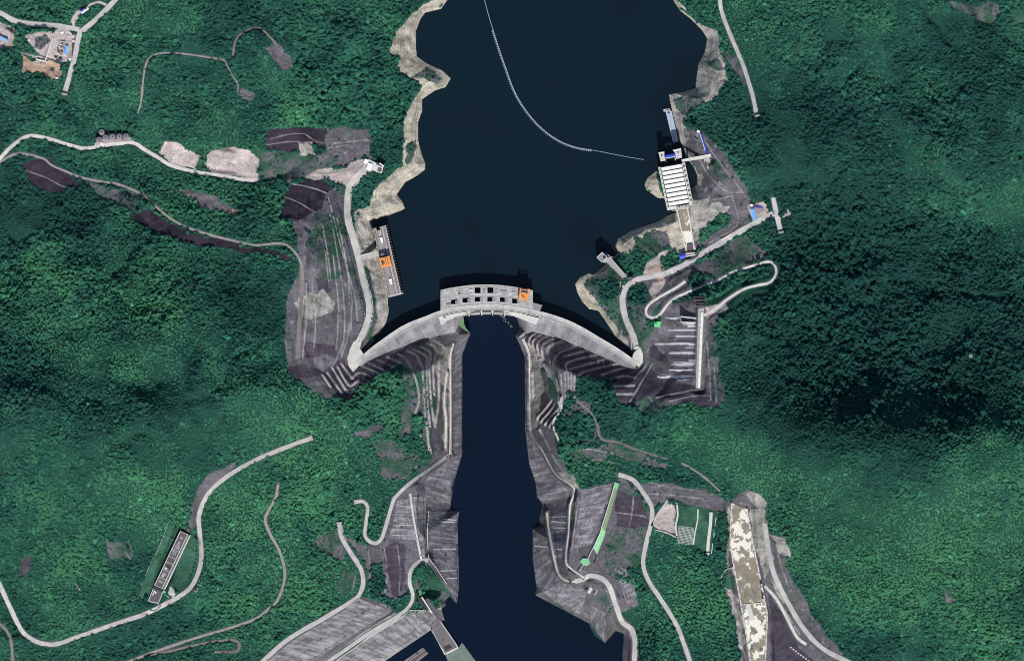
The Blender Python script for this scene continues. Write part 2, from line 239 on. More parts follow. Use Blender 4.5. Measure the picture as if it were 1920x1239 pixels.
paint([(572,332),(600,318),(640,314),(680,298),(720,318),(690,330),(668,342),(655,355),(635,350),(610,335),(585,342)],Q_,5)
paint([(40,308),(90,298),(120,322),(140,338),(150,350),(110,362),(60,350)],V_,4); paint([(150,340),(230,352),(262,370),(255,400),(180,360)],B_,7); paint([(242,402),(285,392),(315,414),(352,436),(480,465),(546,477),(554,488),(478,473),(400,464),(330,449),(268,426)],V_,6)
paint([(310,352),(360,358),(400,370),(440,390),(450,400),(430,402),(380,385)],R_,6); paint([(434,392),(448,394),(446,404),(436,402)],S_,2)
paint([(297,287),(308,265),(332,268),(376,294),(366,320),(322,309)],Q_,3); paint([(381,314),(388,292),(408,279),(440,275),(470,285),(488,300),(486,338),(440,330),(400,325)],Q_,4)
paint([(372,300),(383,310),(382,322),(370,318)],G_,3); paint([(500,92),(523,80),(550,112),(550,130),(530,132),(512,112)],R_,4)
paint([(665,812),(690,803),(712,796),(718,805),(695,818),(672,822)],R_,4); paint([(440,180),(450,165),(480,180),(470,195)],B_,6)
paint([(38,103),(60,110),(75,121),(98,112),(112,122),(117,140),(112,150),(92,150),(75,138),(58,140),(46,138)],S_,3); paint([(34,100),(60,100),(80,120),(60,118)],B_,2)
paint([(50,66),(85,58),(120,56),(142,70),(135,108),(118,122),(103,108),(84,112),(66,95)],Q_,5); paint([(103,68),(107,70),(92,104),(70,124),(62,120),(86,100)],P_,3); paint([(36,100),(60,104),(90,116),(88,120),(60,110)],P_,3); paint([(96,126),(104,130),(100,136),(94,132)],B_,2); paint([(70,72),(92,64),(98,78),(80,96),(66,90)],B_,4)
paint([(-30,35),(12,45),(32,55),(36,66),(26,88),(10,92),(-30,88)],Q_,3); paint([(133,45),(146,20),(152,24),(148,45)],Q_,2); paint([(178,262),(200,262),(248,258),(254,270),(200,272),(178,275)],Q_,2)
# downstream left bank
paint([(600,702),(622,682),(645,672),(656,690),(664,698),(676,686),(722,664),(770,650),(772,664),(745,680),(720,700),(700,706),(672,728),(658,748),(640,748)],D_,2)
paint([(735,675),(772,648),(820,634),(850,630),(884,622),(868,665),(868,852),(848,912),(848,958),(862,958),(862,1100),(857,1134),(838,1108),(818,1078),(800,1056),(772,1068),(766,1115),(742,1128),(724,1118),(690,1092),(686,1050),(640,1005),(690,1025),(720,1005),(735,940),(772,902),(800,872),(812,850),(806,800),(795,760),(786,700),(768,690)],R_,3)
paint([(782,700),(800,690),(812,720),(820,800),(812,850),(795,840),(788,770)],B_,7); paint([(755,690),(775,690),(790,760),(772,800),(745,830),(760,760)],B_,8)
paint([(820,650),(845,645),(846,690),(842,740),(828,720),(815,690)],P_,4); paint([(826,740),(842,740),(842,850),(828,850)],P_,5); paint([(808,780),(830,790),(830,850),(812,862)],R_,5)
paint([(700,830),(740,830),(800,870),(770,905),(735,900)],B_,12)
paint([(640,1005),(690,1025),(755,1015),(766,1080),(766,1110),(742,1128),(720,1118),(690,1092),(684,1050)],R_,4); paint([(715,1020),(756,1018),(764,1085),(750,1122),(735,1115),(728,1060)],D_,8); paint([(695,1060),(720,1055),(722,1100),(705,1115),(692,1095)],F,5); paint([(590,1020),(635,990),(650,1060),(672,1090),(640,1110),(640,1060)],B_,10)
paint([(805,1072),(838,1108),(842,1120),(826,1145),(815,1120),(800,1085)],G_,2); paint([(820,1105),(842,1112),(838,1135),(825,1145)],B_,3); paint([(812,1145),(826,1140),(836,1164),(828,1168)],K_,1)
paint([(640,1150),(672,1118),(705,1125),(740,1140),(700,1172),(640,1215),(560,1290),(430,1330),(490,1240),(560,1192)],R_,2); paint([(742,1157),(805,1145),(820,1160),(810,1182),(735,1232),(640,1300),(600,1300),(692,1188)],K_,1)
paint([(355,1000),(371,992),(374,1040),(366,1085),(338,1108),(316,1104)],G_,1); paint([(314,985),(342,992),(282,1118),(256,1126)],G_,2); paint([(318,1098),(330,1105),(325,1122),(316,1112)],K_,2)
paint([(375,910),(398,885),(440,865),(440,875),(395,918),(378,945),(365,992),(352,985),(362,945)],R_,5); paint([(200,1015),(215,1012),(245,1012),(248,1045),(235,1045),(205,1050)],B_,6); paint([(42,1048),(58,1042),(58,1060),(48,1082),(38,1080)],D_,2)
# right bank
paint([(1262,-20),(1272,8),(1310,40),(1322,48),(1350,63),(1350,95),(1360,118),(1364,155),(1345,185),(1310,197),(1285,215),(1284,235),(1310,247),(1326,283),(1318,310),(1290,300),(1262,230),(1245,165),(1300,100),(1326,72)],P_,4)
paint([(1262,190),(1290,178),(1315,180),(1325,192),(1300,200),(1275,215)],B_,6); paint([(1325,120),(1350,110),(1360,130),(1335,130)],B_,5); paint([(1352,95),(1380,100),(1400,150),(1395,160),(1372,130)],B_,6)
paint([(1285,240),(1318,246),(1332,262),(1362,292),(1377,320),(1398,352),(1412,385),(1400,428),(1332,466),(1300,470),(1288,400),(1296,355),(1310,335),(1302,312),(1284,278)],R_,4)
paint([(1296,320),(1315,330),(1330,365),(1325,385),(1372,385),(1345,420),(1320,450),(1300,455),(1290,400)],P_,10); paint([(1330,300),(1355,310),(1372,345),(1340,340)],B_,8); paint([(1310,435),(1355,400),(1375,405),(1365,425),(1315,460)],F,5); paint([(1268,398),(1288,396),(1305,470),(1280,480),(1268,440)],P_,2)
paint([(1250,403),(1235,413),(1185,430),(1159,445),(1152,461),(1162,476),(1182,472),(1200,455),(1240,450),(1262,470),(1285,480),(1300,480),(1275,405)],T_,4); paint([(1185,455),(1215,435),(1250,430),(1258,455),(1225,475),(1195,495)],B_,8); paint([(1172,478),(1200,462),(1218,475),(1200,500),(1180,508),(1168,498)],F,5); paint([(1205,515),(1215,490),(1240,470),(1275,465),(1284,478),(1270,485),(1245,482),(1240,515)],Q_,3); paint([(1243,482),(1262,470),(1272,478),(1280,490),(1262,500),(1244,500)],F,3)
paint([(1078,530),(1087,518),(1104,510),(1114,515),(1136,495),(1150,482),(1170,500),(1180,515),(1163,530),(1163,570),(1172,610),(1185,640),(1172,655),(1146,620),(1120,585),(1090,565)],B_,3)
paint([(1076,532),(1088,518),(1104,510),(1112,516),(1095,530),(1100,545),(1128,575),(1150,600),(1160,622),(1150,632),(1130,600),(1105,582),(1085,555)],T_,3); paint([(1120,530),(1150,525),(1165,545),(1140,570),(1122,555)],F,6); paint([(1150,650),(1165,620),(1180,640),(1174,660)],P_,2); paint([(1208,345),(1231,318),(1245,372),(1235,374)],T_,3)
paint([(1172,560),(1200,528),(1235,524),(1300,496),(1400,446),(1440,478),(1400,500),(1340,525),(1290,545),(1250,570),(1238,590),(1215,600),(1200,605),(1190,625)],R_,6); paint([(1330,480),(1400,452),(1436,478),(1395,500),(1340,515)],B_,10); paint([(1225,530),(1250,525),(1235,548),(1225,560),(1218,545)],Q_,3); paint([(1235,520),(1248,518),(1245,530),(1232,532)],S_,3)
paint([(1176,560),(1190,535),(1210,535),(1222,550),(1210,570),(1185,575)],F,5); paint([(1180,580),(1205,575),(1210,600),(1220,620),(1210,660),(1196,655)],B_,4); paint([(1235,560),(1290,535),(1295,540),(1245,575)],R_,3); paint([(1310,510),(1340,518),(1300,540),(1290,535)],F,3); paint([(1230,575),(1245,565),(1230,592),(1220,590)],G_,1)
paint([(1240,592),(1256,572),(1300,556),(1325,575),(1345,590),(1335,640),(1345,700),(1360,742),(1347,766),(1325,762),(1290,757),(1260,762),(1220,768),(1168,764),(1155,740),(1145,720),(1196,695),(1216,680),(1208,640),(1228,612)],R_,4)
paint([(1322,575),(1360,568),(1368,578),(1340,588),(1325,598)],Q_,2); paint([(1145,718),(1190,692),(1205,698),(1216,688),(1240,708),(1300,724),(1322,732),(1358,744),(1346,766),(1290,756),(1250,745),(1220,766),(1168,764)],D_,3); paint([(1215,650),(1230,645),(1250,665),(1250,680),(1220,672)],D_,6); paint([(1185,755),(1210,742),(1255,752),(1235,770),(1200,772)],B_,5)
paint([(1330,600),(1342,620),(1348,690),(1362,740),(1350,765),(1330,720),(1326,640)],B_,4)
for y0, xa, xb, hw_ in ((597,1246,1275,1.2),(595,1276,1305,2.0),(608,1280,1304,1.0),(612,1290,1305,1.6),(619,1252,1305,1.3),(631,1268,1305,2.0),(645,1228,1304,2.2),(651,1285,1304,1.2),(662,1254,1304,2.4),(675,1290,1303,1.6),(680,1262,1303,1.2),(684,1256,1302,2.2),(694,1250,1300,.9),(706,1232,1301,2.6),(712,1270,1300,.9)): paint([(xa,y0-hw_*.5),((xa+xb)/2,y0-hw_),(xb,y0-hw_*.9),(xb,y0+hw_*.9),((xa+xb)/2,y0+hw_),(xa,y0+hw_*.6)],W_,1.1)
for y0, xa, xb in ((603,1252,1300),(634,1252,1268),(640,1245,1300),(671,1240,1290),(691,1236,1290),(698,1240,1296)): paint([(xa,y0-1),(xb,y0-1.8),(xb,y0+1.4),(xa,y0+.8)],D_,1.5)
# downstream right bank
paint([(965,628),(1000,612),(1050,636),(1100,656),(1150,678),(1196,694),(1150,712),(1100,706),(1084,706),(1080,740),(1064,730),(1054,760),(1046,785),(1036,800),(1048,845),(1062,880),(1078,915),(1110,920),(1150,904),(1168,894),(1215,950),(1222,985),(1204,1055),(1150,1085),(1190,1100),(1198,1135),(1162,1150),(1192,1180),(1200,1240),(1190,1300),(1165,1300),(1170,1190),(1155,1184),(1135,1208),(1105,1172),(1003,1118),(998,1050),(998,992),(1012,984),(1017,945),(1004,907),(991,870),(984,807),(983,667)],R_,2)
paint([(1040,660),(1090,645),(1196,692),(1150,712),(1090,705),(1050,690)],D_,2); paint([(1000,612),(1050,634),(1040,645),(1000,655),(985,640)],D_,2)
paint([(984,640),(1000,650),(1012,690),(1020,730),(1015,760),(1005,800),(994,806),(994,670)],P_,3); paint([(1012,740),(1025,735),(1045,760),(1035,790),(1008,800)],D_,5); paint([(1015,690),(1045,700),(1060,760),(1040,770),(1030,730)],B_,5); paint([(1050,790),(1080,740),(1105,772),(1125,800),(1110,830),(1070,830),(1045,820)],B_,12); paint([(1040,800),(1075,775),(1115,785),(1112,820),(1060,830)],F,6); paint([(1060,852),(1110,842),(1150,850),(1130,862),(1080,868)],B_,12); paint([(1140,835),(1200,852),(1255,872),(1240,882),(1180,866),(1140,850)],B_,9)
paint([(994,806),(1042,889),(1076,916),(1068,925),(1050,940),(1015,935),(1005,905),(992,868)],R_,1); paint([(1040,885),(1076,890),(1085,915),(1076,918)],P_,3); paint([(1165,893),(1215,905),(1285,912),(1350,922),(1372,945),(1370,960),(1330,955),(1300,945),(1250,935),(1228,950),(1215,945),(1200,915)],R_,8); paint([(1225,985),(1235,960),(1255,940),(1266,950),(1268,1000),(1250,1000)],Q_,2); paint([(1225,1000),(1268,1005),(1302,1022),(1332,1040),(1350,960),(1310,948),(1268,950),(1270,1000)],G_,2)
paint([(1085,920),(1160,905),(1165,960),(1140,1010),(1130,1050),(1150,1080),(1205,1055),(1218,1000),(1216,950),(1190,915)],B_,8); paint([(1150,920),(1205,930),(1212,985),(1155,985)],D_,7); paint([(1095,918),(1152,903),(1120,1000),(1100,1045),(1070,1040),(1070,930)],R_,2); paint([(1082,1100),(1115,1090),(1135,1110),(1150,1140),(1150,1170),(1120,1165),(1090,1140)],B_,5)
paint([(1004,1112),(1105,1162),(1114,1192),(1105,1176),(1003,1122)],B_,1)
paint([(1365,940),(1400,918),(1436,942),(1442,1000),(1476,1012),(1472,1060),(1500,1112),(1562,1202),(1640,1300),(1385,1300),(1390,1220),(1378,1160),(1360,1112),(1366,1000)],R_,5); paint([(1362,948),(1372,944),(1371,1060),(1380,1110),(1396,1200),(1392,1240),(1376,1180),(1366,1100),(1364,1020)],P_,9); paint([(1404,955),(1432,950),(1438,1010),(1446,1060),(1430,1082),(1416,1020)],P_,9); paint([(1395,925),(1425,930),(1435,950),(1410,950)],P_,9); paint([(1440,1075),(1470,1120),(1480,1150),(1450,1110)],P_,8); paint([(1450,1000),(1475,1015),(1480,1045),(1460,1040)],P_,6); paint([(1440,1110),(1470,1160),(1500,1215),(1540,1250),(1450,1250),(1445,1180)],D_,3); paint([(1360,1080),(1376,1080),(1378,1100),(1362,1108)],G_,2)
paint([(1455,412),(1470,405),(1476,392),(1486,404),(1478,408),(1462,412)],Q_,1); paint([(1402,385),(1432,380),(1440,395),(1425,412),(1410,415)],Q_,2)
paint([(1780,5),(1830,15),(1850,0),(1870,10),(1875,28),(1850,50),(1820,30),(1785,18)],B_,3); paint([(1890,22),(1950,20),(1950,50),(1900,48)],G_,3); paint([(1768,1100),(1785,1110),(1788,1135),(1772,1130)],B_,2)
cls[(DRES > -2) & (DRES < 2.5) & (cls == F)] = T_; cls[INTOE & (cls == F)] = R_
# road verge
rd = np.full(X.shape, 99.0)
for R, (P, hw, tone) in zip(ROADPTS, ROADS):
    s_, d, _ = nearest(np.c_[R, np.zeros(len(R))], hw+14); rd[s_] = np.minimum(rd[s_], d-hw)
verge = (rd < 1.6+1.6*jx) & (cls == F); cls[verge] = B_
Hm += np.where((cls == F) | INRES | INRIV | (rd < 2), 0, rough*1.6*sstep(0, 6, np.minimum(np.abs(DRES), np.abs(DRIV))+2))
Hm += np.where((cls == P_) | (cls == T_), rough*1.3*sstep(1, 8, np.abs(DRES)), 0)
colr = PAL[cls].copy()
n1 = fbm(X, Y, 60, 101, 3)[...,None]; n2 = fbm(X, Y, 14, 131, 4)[...,None]; n3 = fbm(X*.35, Y*1.4, 10, 151, 3)[...,None]
n4 = fbm(X*1.9+.25*Y, Y*.16, 9, 171, 4)[...,None]; lane = ((X < 705) & (X > 545) & (Y > 360) & (Y < 690))[...,None]
n3 = np.where(lane, n4*2.2, n3); n5 = np.clip(fbm(X, Y, 7, 181, 4)*3-1.1, 0, 1)[...,None]
rocky = ((cls == R_) | (cls == D_) | (cls == V_) | (cls == P_) | (cls == T_) | (cls == Q_) | (cls == S_))[...,None]
colr = np.where(rocky, colr*(1+.35*n2+.25*n1+.22*n3), colr)
colr = np.where(((cls == R_) | (cls == P_))[...,None], colr+n5*.14, colr)
greenish = np.clip(fbm(X, Y, 22, 201, 4)*2.2-.15, 0, .75)[...,None]
gst = np.where(cls == T_, .55, .6)[...,None]*greenish
colr = np.where(((cls == R_) | (cls == P_) | (cls == T_))[...,None], colr*(1-gst)+np.array((.075,.105,.075))*gst, colr)
mixb = np.clip(.5+fbm(X, Y, 16, 231, 4)*1.6, 0, 1)[...,None]
colr = np.where((cls == B_)[...,None], PAL[R_]*1.05*mixb+np.array((.038,.095,.062))*(1-mixb), colr)
colr = np.where((cls == T_)[...,None], colr*(1-.3*np.clip(n2*2, 0, 1))+np.array((.45,.42,.38))*.3*np.clip(n2*2, 0, 1), colr)
for P in BENCH:
    R = spline(P, 4.0); s_, d, _ = nearest(np.c_[R, np.zeros(len(R))], 5)
    thin = P[0][0] > 1205 or P[0][1] < 420 or P[0][1] > 840 or (P[0][0] < 662 and P[0][1] < 612)
    w = ((1-sstep(.5 if thin else 1.2, 1.5 if thin else 2.6, d+jx[s_]*1.2))*(.75 if thin else 1))[...,None]*np.clip(.8+.8*n2[s_], .25, 1); dark = PAL[D_]
    tone = np.where(((cls[s_] == D_) | (cls[s_] == V_))[...,None], np.array((.37,.345,.35)), np.array((.41,.39,.38)))
    colr[s_] = colr[s_]*(1-w)+tone*w
colr = np.where((cls == G_)[...,None], colr*(1+.55*n2+.3*n1), colr)
lay = np.sin(DRES*1.05+jx*4+jy*2)*.11+np.sin(DRES*.42+jy*3)*.08; colr = np.where((((cls == T_) | (cls == P_)) & (DRES > 0) & (DRES < 70))[...,None], colr*(1+lay[...,None]), colr)
shore = ((np.abs(DRES) < 3.0) & ~INRES)[...,None]; colr = np.where(shore, colr*.5+np.array((.44,.39,.30))*.5, colr)
# ------------------------------------------------------------------ materials
def nodes_of(m):
    m.use_nodes = True; return m.node_tree, m.node_tree.nodes, m.node_tree.links, m.node_tree.nodes['Principled BSDF']
def mat(name, col, rough=.8, var=.25, scale=.25, scale2=1.6, metal=0, bump=.15, spec=.3, lines=None, streak=0, stain=None):
    m = bpy.data.materials.new(name); t, N, L, b = nodes_of(m)
    b.inputs['Roughness'].default_value = rough; b.inputs['Metallic'].default_value = metal; b.inputs['Specular IOR Level'].default_value = spec
    tc = N.new('ShaderNodeTexCoord'); src = tc.outputs['Object']
    a = N.new('ShaderNodeTexNoise'); a.inputs['Scale'].default_value = scale; a.inputs['Detail'].default_value = 6
    c = N.new('ShaderNodeTexNoise'); c.inputs['Scale'].default_value = scale2; c.inputs['Detail'].default_value = 4
    if streak:
        mp = N.new('ShaderNodeMapping'); mp.inputs['Scale'].default_value = (1, 1, streak); L.new(src, mp.inputs[0]); L.new(mp.outputs[0], a.inputs[0])
    else: L.new(src, a.inputs[0])
    L.new(src, c.inputs[0])
    ad = N.new('ShaderNodeMath'); ad.operation = 'ADD'; L.new(a.outputs[0], ad.inputs[0]); L.new(c.outputs[0], ad.inputs[1])
    mr = N.new('ShaderNodeMapRange'); mr.inputs[1].default_value = .6; mr.inputs[2].default_value = 1.4; mr.inputs[3].default_value = 1-var; mr.inputs[4].default_value = 1+var
    L.new(ad.outputs[0], mr.inputs[0])
    mx = N.new('ShaderNodeMix'); mx.data_type = 'RGBA'; mx.blend_type = 'MULTIPLY'; mx.inputs[0].default_value = 1; mx.inputs[6].default_value = (*col, 1)
    L.new(mr.outputs[0], mx.inputs[7]); out = mx.outputs[2]
    if lines:
        uv = N.new('ShaderNodeUVMap'); br = N.new('ShaderNodeTexBrick'); br.offset = 0
        br.inputs['Color1'].default_value = (1,1,1,1); br.inputs['Color2'].default_value = (lines[4],)*3+(1,); br.inputs['Mortar'].default_value = (lines[3],)*3+(1,)
        br.inputs['Scale'].default_value = 1; br.inputs['Brick Width'].default_value = lines[0]; br.inputs['Row Height'].default_value = lines[1]; br.inputs['Mortar Size'].default_value = lines[2]
        L.new(uv.outputs[0], br.inputs[0]); m2 = N.new('ShaderNodeMix'); m2.data_type = 'RGBA'; m2.blend_type = 'MULTIPLY'; m2.inputs[0].default_value = 1
        L.new(out, m2.inputs[6]); L.new(br.outputs[0], m2.inputs[7]); out = m2.outputs[2]
    if stain:
        uv = N.new('ShaderNodeUVMap'); mp2 = N.new('ShaderNodeMapping'); mp2.inputs['Scale'].default_value = (stain[1], stain[2], 1); L.new(uv.outputs[0], mp2.inputs[0])
        ns = N.new('ShaderNodeTexNoise'); ns.inputs['Scale'].default_value = 1; ns.inputs['Detail'].default_value = 5; ns.inputs['Roughness'].default_value = .65; L.new(mp2.outputs[0], ns.inputs[0])
        r2 = N.new('ShaderNodeMapRange'); r2.inputs[1].default_value = .47; r2.inputs[2].default_value = .72; r2.inputs[4].default_value = stain[0]; L.new(ns.outputs[0], r2.inputs[0])
        m3 = N.new('ShaderNodeMix'); m3.data_type = 'RGBA'; L.new(r2.outputs[0], m3.inputs[0]); L.new(out, m3.inputs[6]); m3.inputs[7].default_value = (.55,.55,.58,1); out = m3.outputs[2]
    L.new(out, b.inputs['Base Color'])
    if bump:
        bp = N.new('ShaderNodeBump'); bp.inputs['Strength'].default_value = bump; L.new(c.outputs[0], bp.inputs['Height']); L.new(bp.outputs[0], b.inputs['Normal'])
    return m
MC = mat('concrete', (.40,.395,.39), .85, .45, .12, .9)
MCD = mat('dark concrete', (.17,.155,.165), .9, .35, .12, .9)
MCL = mat('pale concrete', (.62,.61,.58), .8, .15, .15, 1.2)
MDAM = mat('dam concrete', (.27,.265,.29), .85, .4, .06, .35, streak=.25, lines=(20,400,.6,1.25,.85), stain=(.75,.045,.012))
MREV = mat('revetment concrete', (.205,.19,.218), .9, .4, .06, .5, lines=(11,8,1.0,.66,.66), stain=(.7,.14,.045))
MREVL = mat('pale revetment concrete', (.27,.255,.265), .9, .45, .07, .4, lines=(11,13,1.0,.5,.6), stain=(.75,.07,.03))
MWH = mat('white roof sheet', (.86,.85,.80), .5, .05, .2, 2)
MWP = mat('white paint', (.8,.8,.78), .5, .08)
MSTEEL = mat('dark steel', (.045,.04,.045), .6, .3)
MRAIL = mat('rail steel', (.1,.09,.09), .5, .2)
MOR = mat('orange crane paint', (.88,.31,.075), .5, .2, .4, 2)
MBL = mat('blue roof sheet', (.10,.25,.78), .5, .12, .3, 2)
MBLP = mat('pale blue roof sheet', (.18,.42,.85), .5, .1, .3, 2)
MBLD = mat('deep blue roof sheet', (.03,.07,.55), .5, .15, .3, 2)
MPON = mat('pontoon deck', (.36,.45,.58), .6, .12)
MTANK = mat('grey silo roof', (.24,.21,.26), .7, .25, .5, 2)
MTANKW = mat('dark silo wall', (.05,.045,.055), .7, .25)
MROOF = mat('grey flat roof', (.12,.105,.12), .85, .35, .2, .9)
MROOFL = mat('light grey roof', (.28,.26,.28), .85, .25)
MDK = mat('dark opening', (.01,.01,.013), .9, .2)
MGRN = mat('green sheet', (.15,.62,.25), .6, .15, .3, 1.2)
MGRM = mat('mossy green floor', (.14,.24,.12), .9, .35, .2, .8)
MFLOAT = mat('float plastic', (.55,.66,.72), .5, .1)
MRED = mat('red car paint', (.7,.08,.06), .35, .05); MTYRE = mat('tyre rubber', (.02,.02,.02), .9, .1); MGLS = mat('car glass', (.02,.03,.035), .15, .1)
MBROWN = mat('timber', (.10,.06,.04), .9, .3)
ROADM = [mat('concrete road', (.49,.47,.45), .9, .34, .07, .8), mat('pale road', (.60,.58,.54), .9, .32, .08, .8), mat('grey track', (.30,.285,.265), .9, .3, .15, .9), None, mat('dirt track', (.215,.185,.175), .95, .35, .15, .9)]
def canal_mat():
    m = bpy.data.materials.new('silty canal floor'); t, N, L, b = nodes_of(m); tc = N.new('ShaderNodeTexCoord')
    a = N.new('ShaderNodeTexNoise'); a.inputs['Scale'].default_value = .055; a.inputs['Detail'].default_value = 7; a.inputs['Roughness'].default_value = .6; L.new(tc.outputs['Object'], a.inputs[0])
    r = N.new('ShaderNodeValToRGB'); e = r.color_ramp.elements; e[0].position = .3; e[0].color = (.19,.165,.125,1); e[1].position = .525; e[1].color = (.30,.27,.205,1)
    k = r.color_ramp.elements.new(.55); k.color = (.80,.78,.68,1); sx_ = N.new('ShaderNodeSeparateXYZ'); ge = N.new('ShaderNodeNewGeometry'); L.new(ge.outputs['Position'], sx_.inputs[0]); m5 = N.new('ShaderNodeMath'); m5.operation = 'MULTIPLY_ADD'; m5.inputs[1].default_value = 6.2832/180; m5.inputs[2].default_value = 385*6.2832/180; L.new(sx_.outputs[1], m5.inputs[0]); m6 = N.new('ShaderNodeMath'); m6.operation = 'COSINE'; L.new(m5.outputs[0], m6.inputs[0]); mm = N.new('ShaderNodeMath'); mm.operation = 'MULTIPLY_ADD'; mm.inputs[1].default_value = .075; L.new(m6.outputs[0], mm.inputs[0]); L.new(a.outputs[0], mm.inputs[2]); L.new(mm.outputs[0], r.inputs[0]); L.new(r.outputs[0], b.inputs['Base Color']); b.inputs['Roughness'].default_value = .8
    return m
MCANAL = canal_mat()
def ground_mat():
    m = bpy.data.materials.new('ground'); t, N, L, b = nodes_of(m)
    at = N.new('ShaderNodeAttribute'); at.attribute_name = 'cover'; tc = N.new('ShaderNodeTexCoord')
    a = N.new('ShaderNodeTexNoise'); a.inputs['Scale'].default_value = .45; a.inputs['Detail'].default_value = 8; a.inputs['Roughness'].default_value = .7; L.new(tc.outputs['Object'], a.inputs[0])
    mr = N.new('ShaderNodeMapRange'); mr.inputs[1].default_value = .3; mr.inputs[2].default_value = .7; mr.inputs[3].default_value = .42; mr.inputs[4].default_value = 1.6; L.new(a.outputs[0], mr.inputs[0])
    mx = N.new('ShaderNodeMix'); mx.data_type = 'RGBA'; mx.blend_type = 'MULTIPLY'; mx.inputs[0].default_value = 1; L.new(at.outputs['Color'], mx.inputs[6]); L.new(mr.outputs[0], mx.inputs[7])
    L.new(mx.outputs[2], b.inputs['Base Color']); b.inputs['Roughness'].default_value = .95; b.inputs['Specular IOR Level'].default_value = .1
    bp = N.new('ShaderNodeBump'); bp.inputs['Strength'].default_value = .6; bp.inputs['Distance'].default_value = 1.5; L.new(a.outputs[0], bp.inputs['Height']); L.new(bp.outputs[0], b.inputs['Normal'])
    return m
def water_mat(name, col):
    m = bpy.data.materials.new(name); t, N, L, b = nodes_of(m); tc = N.new('ShaderNodeTexCoord')
    a = N.new('ShaderNodeTexNoise'); a.inputs['Scale'].default_value = .008; a.inputs['Detail'].default_value = 5; L.new(tc.outputs['Object'], a.inputs[0])
    mr = N.new('ShaderNodeMapRange'); mr.inputs[1].default_value = .3; mr.inputs[2].default_value = .7; mr.inputs[3].default_value = .85; mr.inputs[4].default_value = 1.15; L.new(a.outputs[0], mr.inputs[0])
    mx = N.new('ShaderNodeMix'); mx.data_type = 'RGBA'; mx.blend_type = 'MULTIPLY'; mx.inputs[0].default_value = 1; mx.inputs[6].default_value = (*col, 1); L.new(mr.outputs[0], mx.inputs[7]); L.new(mx.outputs[2], b.inputs['Base Color'])
    b.inputs['Roughness'].default_value = .22; b.inputs['IOR'].default_value = 1.33
    w = N.new('ShaderNodeTexNoise'); w.inputs['Scale'].default_value = .25; w.inputs['Detail'].default_value = 4; L.new(tc.outputs['Object'], w.inputs[0])
    bp = N.new('ShaderNodeBump'); bp.inputs['Strength'].default_value = .12; L.new(w.outputs[0], bp.inputs['Height']); L.new(bp.outputs[0], b.inputs['Normal'])
    return m
def leaf_mat(name, instanced, col=(.02,.13,.075)):
    m = bpy.data.materials.new(name); t, N, L, b = nodes_of(m); tc = N.new('ShaderNodeTexCoord')
    a = N.new('ShaderNodeTexNoise'); a.inputs['Scale'].default_value = 3.2 if instanced else .8; a.inputs['Detail'].default_value = 3; L.new(tc.outputs['Object'], a.inputs[0])
    mr = N.new('ShaderNodeMapRange'); mr.inputs[1].default_value = .3; mr.inputs[2].default_value = .7; mr.inputs[3].default_value = .6; mr.inputs[4].default_value = 1.4; L.new(a.outputs[0], mr.inputs[0])
    mx = N.new('ShaderNodeMix'); mx.data_type = 'RGBA'; mx.blend_type = 'MULTIPLY'; mx.inputs[0].default_value = 1
    if instanced:
        at = N.new('ShaderNodeAttribute'); at.attribute_type = 'INSTANCER'; at.attribute_name = 'tint'; L.new(at.outputs['Color'], mx.inputs[6])
    else: mx.inputs[6].default_value = (*col, 1)
    L.new(mr.outputs[0], mx.inputs[7]); L.new(mx.outputs[2], b.inputs['Base Color']); b.inputs['Roughness'].default_value = .75; b.inputs['Specular IOR Level'].default_value = .15
    return m
